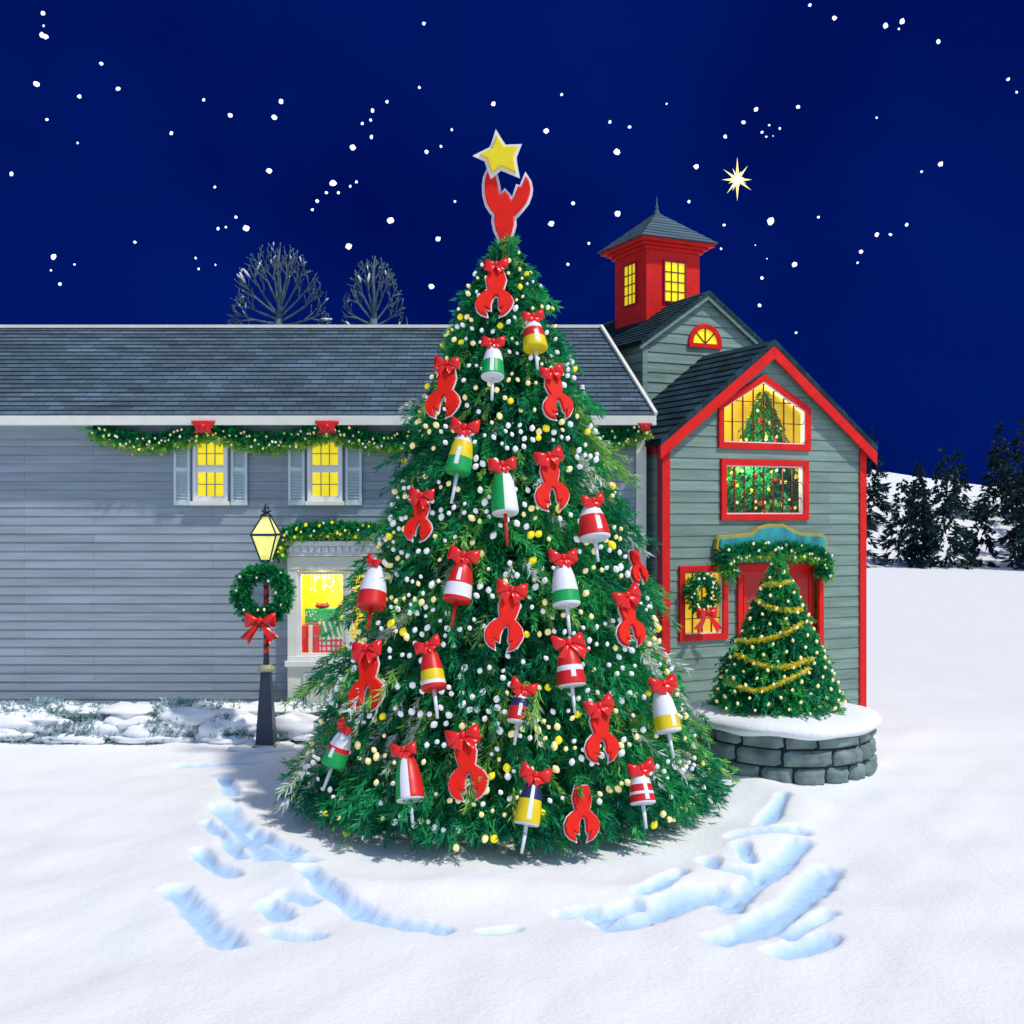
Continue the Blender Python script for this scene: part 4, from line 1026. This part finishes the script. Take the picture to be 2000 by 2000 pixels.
# ------------------------------------------------------------------ bare trees behind the house
def bare_tree(label, px, D, wpx, top, seed, n1):
    k = FPX/D; x = (px-1000)/k; zt = EYE+(1000-top)/k; R = wpx/k*1.03; zb = EYE+360/k-.12
    t = empty("bare_tree", label, "tree", (x, D, 0)); rg = random.Random(seed)
    b = MB(); b.tube([(0, 0, 0), (.05, 0, zb*.5), (0, 0, zb), (0, 0, zb+.3)], [.16, .13, .10, .08], 8); b.build("trunk", M_bark, t)
    c = MB(); s = MB(); H = zt-zb
    def inside(p): return (p.x/R)**2+(p.y/R)**2+((p.z-zb)/H)**2
    def twig(p, d, L, r, lv):
        q = [p]; dd = d.normalized()
        for i in range(4):
            dd = (dd+Vector((rg.gauss(0, .16), rg.gauss(0, .16), .07))).normalized(); nx_ = q[-1]+dd*L/4
            if inside(nx_) > 1.03 and lv > 0: break
            q.append(nx_)
        if len(q) < 3: return
        c.tube(q, [max(.008, r*(1-.18*i)) for i in range(len(q))], 5)
        if lv >= 1 and rg.random() < .10 and len(q) == 5: s.tube([v+Vector((0, -r, r)) for v in q[2:]], [r, r*1.5, r*.8], 5)
        if lv < 2:
            for i in range(1, len(q)):
                for sg_ in ((-1, 1)[i % 2],):
                    a = rg.uniform(.4, .75)*sg_; ax = Vector((rg.gauss(0, .4), 1, rg.gauss(0, .4))).normalized()
                    twig(q[i], Matrix.Rotation(a, 3, ax) @ dd+Vector((0, 0, .12)), L*rg.uniform(.42, .6), r*.6, lv+1)
    for i in range(n1):                              # limbs leave the trunk low and sweep up to the dome
        f = i/(n1-1)*2-1; ang = f*1.5; y = rg.uniform(-.5, .5)*R*math.cos(ang)
        end = Vector((math.sin(ang)*R, y, zb+math.cos(ang)*H))*1.0; end = Vector((end.x*rg.uniform(.85, 1), end.y, zb+(end.z-zb)*rg.uniform(.88, 1)))
        st_ = Vector((0, 0, zb+H*(.05+.38*(1-abs(f)))*rg.uniform(.6, 1))); ctl = st_.lerp(end, .55)+Vector((math.sin(ang)*R*.12, 0, -H*.05*abs(math.sin(ang))))
        q = [(st_*(1-u)**2+ctl*2*u*(1-u)+end*u*u) for u in [k_/7 for k_ in range(8)]]
        c.tube(q, [.027*(1-.10*k_) for k_ in range(8)], 6)
        for k_ in range(3, 8):
            d = (q[k_]-q[k_-1]).normalized()
            for sg_ in ((-1, 1) if k_ == 7 else ((-1, 1)[(k_+i) % 2],)):
                ax = Vector((rg.gauss(0, .4), 1, rg.gauss(0, .4))).normalized()
                twig(q[k_], Matrix.Rotation(rg.uniform(.35, .7)*sg_, 3, ax) @ d, H*rg.uniform(.16, .27), .019, 1)
    c.tube([(0, 0, zb), (.02, 0, zb+H*.45), (-.02, 0, zb+H*.75), (.03, 0, zb+H)], [.075, .05, .03, .012], 6)
    cr = c.build("branches", M_bark, t); s.build("snow_streaks", M_snow2, cr, kind="stuff")
bare_tree("wide bare tree with snow streaked branches behind the roof, the larger of two", 545, 23.5, 100, 474, 3, 15)
bare_tree("narrow bare tree behind the roof, nearer the big Christmas tree", 730, 23.5, 64, 500, 8, 11)

# ------------------------------------------------------------------ the big Christmas tree
ZT = [-.1, .06, .25, .85, 1.95, 3.06, 4.22, 5.16, 5.62, 5.93]
RT = [2.10, 2.15, 2.11, 1.88, 1.52, 1.16, .82, .47, .24, .05]
def trf(z): return float(np.interp(z, ZT, RT))
big = empty("christmas_tree", "huge green Christmas tree hung with lobster claws and buoys in the snow", "christmas tree", (TX, TY, 0))
rg = np.random.default_rng(101)
def tiers(z):
    k = (5.95-z)/.62 if z > 3 else 4.76+(3-z)/.78
    return trf(z)*(.90+.20*(k-math.floor(k))) if z < 5.6 else trf(z)
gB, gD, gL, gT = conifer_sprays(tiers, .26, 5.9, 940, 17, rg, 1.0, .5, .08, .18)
eB, eD, eL, eT = [], [], [], []
for i in range(16):                               # leader
    a = i*2.4; eB.append((.03*math.cos(a), .03*math.sin(a), 5.76+rg.uniform(-.1, .1))); eD.append((.5*math.cos(a), .5*math.sin(a), 1)); eL.append(.22); eT.append(rg.uniform(.5, .9))
for i in range(900):                              # skirt sprays resting on the snow
    a = i*2.39996; R = trf(.05)*rg.uniform(.82, .98); eB.append((R*math.cos(a), R*math.sin(a), rg.uniform(.26, .48))); eD.append((math.cos(a)+rg.normal(0, .3), math.sin(a)+rg.normal(0, .3), -rg.uniform(.1, .7))); eL.append(rg.uniform(.2, .34)); eT.append(min(.75, max(.02, .34+rg.normal(0, .15))))
aB, aD, aL, aT = (np.vstack([gB, eB]), np.vstack([gD, eD]), np.concatenate([gL, eL]), np.concatenate([gT, eT]))
aB[:, 2] = np.maximum(aB[:, 2], .2)
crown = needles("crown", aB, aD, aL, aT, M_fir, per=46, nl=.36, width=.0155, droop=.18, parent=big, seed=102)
vz = np.empty(len(crown.data.vertices)*3, np.float32); crown.data.vertices.foreach_get('co', vz); vz = vz.reshape(-1, 3); vz[:, 2] = np.maximum(vz[:, 2], .06); crown.data.vertices.foreach_set('co', vz.reshape(-1)); crown.data.update()
b = MB(); b.tube([(0, 0, -.05), (0, 0, 1), (0, 0, 4), (0, 0, 5.8)], [.17, .14, .07, .015], 10)
rg = np.random.default_rng(103)
for i in range(150):
    z = rg.uniform(.3, 5.6); a = i*2.4; R = trf(z)*.8; b.tube([(0, 0, z+.4*R), (R*.5*math.cos(a), R*.5*math.sin(a), z+.22*R), (R*math.cos(a), R*math.sin(a), z)], [.02, .014, .005], 5, 0, False)
b.build("trunk", M_trunk, big)

def on_tree(px, py, off):                        # where the sight line meets the tree's surface
    lo_, hi_ = TY-4.0, TY
    prev = None
    for i in range(600):
        D = lo_+(hi_-lo_)*i/599; p = P(px, py, D); r = math.hypot(p.x-TX, p.y-TY)
        if r <= trf(p.z)+off: return p
    return P(px, py, TY-.05)

# ------------------------------------------------------------------ ornaments
CLAW = [(-.10,-.06), (-.155,-.26), (-.135,-.38), (-.105,-.475), (-.175,-.53), (-.245,-.60), (-.29,-.71), (-.285,-.80), (-.265,-.88), (-.20,-.955), (-.105,-.995),
        (-.125,-.90), (-.155,-.82), (-.095,-.86), (-.055,-.87), (-.06,-.75), (-.035,-.64), (.005,-.585), (.05,-.61), (.065,-.72), (.065,-.82), (.085,-.865), (.13,-.825), (.11,-.90), (.085,-.995),
        (.165,-.955), (.225,-.88), (.265,-.80), (.285,-.71), (.245,-.60), (.18,-.53), (.115,-.475), (.14,-.38), (.16,-.26), (.10,-.06)]
ORN = []
def frame(name, label, cat, group, top, bot, off):
    pt, pb = on_tree(*top, off), on_tree(*bot, off)
    zax = (pt-pb).normalized(); nrm = Vector((pt.x-TX, pt.y-TY, 0)).normalized()*.75+Vector((0, -1, 0)).normalized()*.6; nrm.z += .2
    nrm = (nrm-zax*nrm.dot(zax)).normalized(); yax = -nrm; xax = yax.cross(zax)
    o = empty(name, label, cat, (0, 0, 0), 0, group)
    m = Matrix((xax, yax, zax)).transposed().to_4x4(); m.translation = pt; o.matrix_world = m
    ORN.append((pt.copy(), pb.copy())); return o, (pt-pb).length, pt.y/FPX
def lobster(label, top, bot, tilt=0.0, bowpx=27, bowl=True, edge=True, sy=1.0, off=.25):
    o, L, k = frame("lobster_claw_ornament", label, "ornament", "red lobster claw ornaments on the big tree", top, bot, off)
    out = ccw([(x*L*1.08, z*L) for x, z in CLAW]); pl_ = lambda a, c, t: (a, -t, c)
    b = MB(); b.plate(out, .005, .045, pl_, bev=.008); b.build("claw", M_claw, o)
    b = MB(); b.plate(offset(out, .010), -.012, .004, pl_); b.build("white_edge", M_edge, o)
    if bowl: add_bow(o, bowpx*k*1.08, (0, -.055, 0), tilt, .95, len(ORN))
    return o
def buoy(label, top, bot, end, wfrac, paint, tilt=0.0, bowpx=26, stick=None, stripe=None, off=.27, tails=.75):
    """paint(h, a): h runs 0 at the shoulder to 1 at the flat bottom; a is the angle round the body, 0 facing out"""
    o, L, k = frame("buoy_ornament", label, "ornament", "painted buoy ornaments on the big tree", top, bot, off)
    R = wfrac*L; zs = sorted({.06, .10, .15, .22, .30, .38, .46, .50, .54, .58, .62, .66, .70, .74, .78, .82, .86, .90, .94, .975, 1.0})
    rad = lambda h: float(np.interp(h, [.06, .10, .15, .22, .38, .62, .94, .975, 1.0], [.16, .36, .50, .62, .78, .91, 1.0, .98, .90]))
    def mf(z, a):
        h = (-z/L-.06)/.94; ang = (a+PI/2+PI) % (2*PI)-PI
        if stripe and stripe[0] <= h <= stripe[1] and abs(ang) < .17: return 0
        return paint(h, ang)
    b = MB(); b.lathe([(R*rad(h), -h*L) for h in zs], 36, mfun=mf); b.build("body", BUOY, o, recalc=False)
    ex = on_tree(*end, off); el = L+(ex-on_tree(*bot, off)).length
    b = MB(); b.tube([(0, 0, -L*.98), (0, 0, -el)], [.020, .014], 8); b.build("stick", BUOY[stick or 0], o)
    add_bow(o, bowpx*k*1.05, (0, -R*.45, .0), tilt, tails, len(ORN)); return o
def bands(*bs):
    def f(h, a):
        for lim, m in bs:
            if h <= lim: return m
        return bs[-1][1]
    return f
W_, R_, Y_, G_, N_ = 0, 1, 2, 3, 4
lobster("red lobster claw highest on the tree, close under the tree top", (970, 523), (965, 619), 0, 22)
lobster("red lobster claw on the upper left edge, against the dark roof", (877, 714), (862, 816), -.05, 25)
lobster("red lobster claw on the upper right edge, tilted, against the roof", (1074, 728), (1096, 819), -.1, 22)
lobster("red lobster claw right of the green and white split buoy", (1069, 893), (1082, 997), -.22, 27)
lobster("red lobster claw left of the split buoy, above the red topped buoy", (828, 971), (814, 1057), .05, 25)
lobster("red lobster claw at mid tree, below the split buoy's red stick", (999, 1154), (980, 1271), -.05, 28)
lobster("red lobster claw on the right edge nearest the small barn window", (1218, 1165), (1237, 1263), -.3, 29)
lobster("red lobster claw on the left, beside the red and yellow banded buoy", (723, 1268), (716, 1389), .02, 31)
lobster("red lobster claw near the bottom, right of the tricolour striped buoy", (906, 1437), (919, 1563), -.15, 31)
lobster("red lobster claw on the lower right, left of the white and yellow buoy", (1166, 1379), (1179, 1490), -.28, 28)
lobster("lowest red lobster claw, without a bow, half sunk in needles", (1135, 1528), (1137, 1644), 0, 0, False, off=.21)
lobster("red lobster claw turned away at the tree's right edge by the red barn trim", (1232, 1072), (1252, 1140), 0, 15, False, off=.10)
buoy("white buoy with red and yellow bands high on the right edge", (1039, 622), (1046, 683), (1050, 722), .35, bands((.38, W_), (.62, R_), (1, Y_)), -.1, 21, W_, (.45, .85))
buoy("white buoy with a green lower half high in the middle", (964, 672), (962, 738), (958, 782), .31, bands((.5, W_), (.96, G_), (1, W_)), .08, 22, W_, (.5, .92))
buoy("white, yellow and green banded buoy leaning left on the upper tree", (910, 838), (893, 925), (876, 983), .28, bands((.28, W_), (.62, Y_), (1, G_)), -.03, 28, W_, (.4, .85))
buoy("buoy split green on the left and white on the right, red stick", (981, 910), (987, 1004), (986, 1066), .27, lambda h, a: G_ if (a < .05 and h < .98) else W_, -.02, 26, R_)
buoy("short wide white buoy with red lower half on the right edge", (1152, 982), (1162, 1053), (1177, 1096), .42, bands((.34, W_), (.93, R_), (1, W_)), -.12, 23, W_, (.4, .8))
buoy("red topped buoy with a broad white band and red stick", (908, 1086), (891, 1176), (873, 1222), .30, bands((.58, R_), (.9, W_), (1, R_)), .08, 29, R_, (.22, .55))
buoy("white buoy with red lower half leaning on the far left edge", (737, 1099), (724, 1188), (702, 1222), .31, bands((.62, W_), (1, R_)), .5, 17, R_)
buoy("white buoy with one green band near its foot, right of centre", (1097, 1092), (1107, 1184), (1117, 1241), .29, bands((.68, W_), (.92, G_), (1, W_)), -.02, 27, W_)
buoy("red and yellow banded buoy with a thin red foot, left of centre", (838, 1261), (848, 1347), (857, 1403), .28, bands((.55, R_), (.8, Y_), (.9, W_), (1, R_)), -.12, 25, W_)
buoy("red buoy with one thin white band under a long tailed bow", (1107, 1256), (1117, 1340), (1128, 1392), .34, bands((.52, R_), (.64, W_), (.96, R_), (1, W_)), -.22, 30, W_, (.6, .82), tails=1.25)
buoy("white, navy and red banded buoy just right of the tree's centre", (1021, 1345), (1011, 1412), (1000, 1454), .33, bands((.28, W_), (.5, N_), (.95, R_), (1, W_)), .15, 25, W_, (.4, .8))
buoy("long white buoy with a yellow band on the lower right edge", (1288, 1337), (1306, 1431), (1322, 1479), .28, bands((.62, W_), (.92, Y_), (1, W_)), -.2, 30, W_, (.55, .9))
buoy("white, red and green banded buoy leaning left at the lower left edge", (679, 1420), (649, 1497), (622, 1530), .30, bands((.46, W_), (.6, R_), (1, G_)), .55, 18, W_, (.5, .78))
buoy("buoy with upright green, white and red stripes near the bottom left", (793, 1466), (802, 1564), (804, 1608), .29, lambda h, a: W_ if h > .97 else (G_ if a < -.42 else (R_ if a > .34 else W_)), .02, 25, W_)
buoy("navy topped buoy with a yellow lower half at the bottom centre", (1044, 1514), (1028, 1611), (1017, 1667), .27, bands((.48, N_), (.96, Y_), (1, W_)), .1, 29, W_, (.15, .9))
buoy("white buoy with two red bands near the bottom right", (1247, 1501), (1256, 1571), (1265, 1618), .37, bands((.42, W_), (.62, R_), (.74, W_), (.95, R_), (1, W_)), -.18, 27, W_, (.4, .9))

# tree top: claw and star
ZK = FPX/11.75
def tp(x, y): return ((x-984)/ZK, (480-y)/ZK)
q = lambda l: ccw([tp(900+a*.1346, 240+c*.1346) for a, c in l])
tcl = empty("tree_topper_claw", "big open red lobster claw standing on the tree top, holding the star", "tree topper", P(984, 480, 11.78))
cl = q([(600,1900), (570,1690), (510,1560), (482,1430), (495,1330), (440,1270), (385,1180), (350,1040), (345,900), (360,800), (410,680), (440,740), (450,800), (500,770), (530,900), (555,1060), (600,1050), (640,1005), (690,1060), (735,1155), (780,1090), (830,935), (885,950), (910,870), (945,790), (990,860), (1010,960), (1000,1040), (960,1150), (890,1240), (800,1340), (765,1360), (770,1480), (745,1580), (700,1690), (680,1900)])
b = MB(); b.plate(cl, .004, .06, lambda a, c, t: (a, -t, c), bev=.01); b.build("claw", M_claw, tcl)
b = MB(); b.plate(offset(cl, .030), -.02, .003, lambda a, c, t: (a, -t, c)); b.build("white_edge", M_edge, tcl)
ts = empty("tree_topper_star", "tilted yellow five pointed star with white edge, held up by the lobster claw", "tree topper", P(984, 480, 11.70))
stp = q([(520,195), (575,290), (630,368), (820,360), (765,500), (775,600), (800,735), (690,690), (578,640), (455,745), (400,590), (385,530), (275,480), (445,395), (478,340)])
b = MB(); b.plate(stp, .004, .05, lambda a, c, t: (a, -t, c), bev=.01); b.build("star", M_star, ts)
b = MB(); b.plate(offset(stp, .032), -.02, .003, lambda a, c, t: (a, -t, c)); b.build("white_edge", M_edge, ts)

# ------------------------------------------------------------------ light strings wound round the tree
zones = ["round the tree's narrow top, above the highest lobster claw", "across the highest lobster claw and buoys", "level with the two claws against the roof",
         "level with the green and white split buoy", "just under the split buoy's red stick", "level with the street lamp's lantern",
         "level with the street lamp's wreath", "level with the red and yellow banded buoy", "level with the navy and red banded buoy",
         "level with the lamp post's foot", "low on the tree, above its skirt", "round the tree's lowest skirt, above the snow"]
ztop, zbot = 5.80, .16
NS = len(zones); edges = [ztop-(ztop-zbot)*((i/NS)**.86) for i in range(NS+1)]
rgb = random.Random(77); PLACED = []
def near_ornament(p, lim):
    for a, c in ORN:
        ab = c-a; t = max(-.1, min(1.25, (p-a).dot(ab)/ab.length_squared))
        if (p-(a+ab*t)).length < lim: return True
    return False
for i in range(NS):
    z1_, z0_ = edges[i], edges[i+1]; rm = trf((z0_+z1_)/2)
    rootl = empty("light_string", "string of white and cream bulbs "+zones[i], "string lights", (TX, TY, 0), 0, "light strings on the big tree")
    turns = max(2, round((z1_-z0_)*1.05/.155)); tot = []
    for t in range(turns):
        seg = 60
        for k in range(seg):
            f = k/seg; s = (t+f)/turns; z = z1_+(z0_-z1_)*s
            a = 2*PI*f-PI/2; R = trf(z)+.05
            zz = z+.05*math.sin(5*a+i+t*2); tot.append(Vector((R*math.cos(a), R*math.sin(a), zz)))
    w = MB(); w.tube(tot, .004, 4); w.build("wire", M_wire, rootl)
    n = min(98, int(9+58*rm*turns/3.2)); made = 0; tries = 0
    while made < n and tries < 900:
        tries += 1
        t = rgb.randrange(turns); a0 = -PI/2+(math.asin(rgb.uniform(-1, 1)) if rgb.random() < .75 else rgb.uniform(-1, 1)*1.9)
        clump = rgb.random() < .30; k = rgb.randint(3, 7) if clump else 1; white = (clump and rgb.random() < .66) or rgb.random() < .14; big_c = rgb.random() < .4
        for b_ in range(k):
            a = a0+(b_-k/2)*rgb.uniform(.075, .12)/max(.3, rm)
            f = ((a+PI/2)/(2*PI)) % 1; sfr = (t+f)/turns
            z = z1_+(z0_-z1_)*sfr+.05*math.sin(5*a+i+t*2)+rgb.uniform(-.07, .04); R = trf(z)+.085
            p = Vector((R*math.cos(a), R*math.sin(a), z)); wp = p+Vector((TX, TY, 0))
            if near_ornament(wp, .15) or any((wp-q_).length < (.062 if clump else .13) for q_ in PLACED): continue
            PLACED.append(wp)
            if white: m, r = M_bw, rgb.uniform(.019, .028)*(1.25 if big_c else 1)
            elif rgb.random() < .84: m, r = M_bc, rgb.choice([.020, .024, .028, .034])
            else: m, r = M_by, rgb.uniform(.032, .042)
            add_bulb(rootl, p, r*.92*(.75+.25*min(1, rm)), m, (rgb.uniform(-.6, .6), rgb.uniform(-.9, .9), 0)); made += 1
            if made >= n: break

# ------------------------------------------------------------------ stars
Z1 = [(85,107,2),(244,200,3),(508,212,3.6),(548,117,3.2),(1183,119,2.3),(1096,172,2.4),(1085,229,1.8),(1035,249,2),(1090,330,2.4),(978,393,3.8),(477,532,3.8),(152,630,1.7),(860,607,4.3),(820,664,2.1),(892,664,1.9),(963,625,1.7),(1000,599,2),(765,714,2.4),
      (736,765,2),(278,810,2.1),(171,879,2),(218,870,1.5),(340,877,4),(1204,830,4.3),(954,985,4.4),(1489,940,3.4),(1420,419,2.8),(1506,386,1.8),(1571,286,1.8),(1820,131,3),(1377,33,2),(1590,716,1.6),(1449,1225,3.8),(37,1055,1.6),(55,1120,1.6),(156,1096,1.2)]
Z2 = [(297,76,1.9),(926,131,1.3),(586,240,2.2),(704,270,2.1),(205,294,3.6),(628,420,4),(1103,508,3.5),(366,727,2.6),(632,789,4.2),(235,849,4),(460,967,2),(335,1092,2),(1060,717,2),(1270,857,1.8),(1252,999,1.5),(1550,834,4.8),(1835,810,1.8),(1692,1094,3.4),
      (1497,1174,2.2),(1483,1338,2.5),(1701,1502,1.6),(1462,165,3),(1386,242,2.5),(1277,327,2.6),(1497,301,1.8),(1540,259,1.4),(1604,279,1.5),(1523,328,1.4),(1564,324,.9),(1713,150,2.4),(1457,978,.9),(1527,1059,.9)]
ST = [(370+x*.3261, 160+y*.3261, r*1.35) for x, y, r in Z1]+[(1000+x*.3261, 160+y*.3261, r*1.35) for x, y, r in Z2]
rgs = random.Random(4)
for i in range(34):
    x = rgs.choice([rgs.uniform(0, 360), rgs.uniform(1640, 2000), rgs.uniform(0, 2000)]); y = rgs.uniform(0, 560) if not 370 < x < 1630 else rgs.uniform(4, 150)
    ST.append((x, y, rgs.uniform(1.8, 5)))
b = MB(); blob(b, (0, 0, 0), (1, 1, 1), 3, 10, 7); tmp = b.build("star", M_starlight); smesh = tmp.data; bpy.data.objects.remove(tmp)
SD = 600.0
for x, y, r in ST:
    big_s = r > 4.2
    o = bpy.data.objects.new("star", smesh); COL.objects.link(o); o.location = P(x, y, SD); s = r/FPX*SD; o.scale = (s*.92, s, s*1.06); o.rotation_euler = (rgs.random()*3, rgs.random()*3, rgs.random()*3)
    set_tags(o, "larger round white star shining in the dark blue night sky" if big_s else "tiny white star dot in the dark blue night sky", "star", "larger stars in the night sky" if big_s else "tiny stars in the night sky")
bs = empty("bright_star", "brightest star with eight long yellow spikes above and right of the cupola", "star", P(1440, 351, SD))
u = SD/FPX
for k in range(8):
    a = math.radians(90+45*k+(0 if k % 2 == 0 else 8)); L = {0: 44, 2: 30, 4: 42, 6: 28}.get(k, 34)*u; w_ = 3.6*u if k % 2 == 0 else 3.0*u
    d = Vector((math.cos(a), 0, math.sin(a))); n_ = Vector((-d.z, 0, d.x)); b = MB()
    V = [d*L, n_*w_+d*6*u, Vector((0, w_, 0))+d*6*u, -n_*w_+d*6*u, Vector((0, -w_, 0))+d*6*u, Vector((0, 0, 0))]
    b.mesh(V, [(0,1,2),(0,2,3),(0,3,4),(0,4,1),(5,2,1),(5,3,2),(5,4,3),(5,1,4)]); b.build("spike", M_bstar, bs)
b = MB(); blob(b, (0, -2*u, 0), (6*u, 4*u, 6*u), 8); b.build("core", M_starlight, bs)
b = MB()
for k in range(8):
    a = math.radians(22+45*k); L = (13+5*(k % 3))*u; d = Vector((math.cos(a), 0, math.sin(a))); b.tube([(0, 0, 0), d*L*.6, d*L], [1.8*u, 1.1*u, .2*u], 5)
b.build("short_rays", M_starlight, bs)
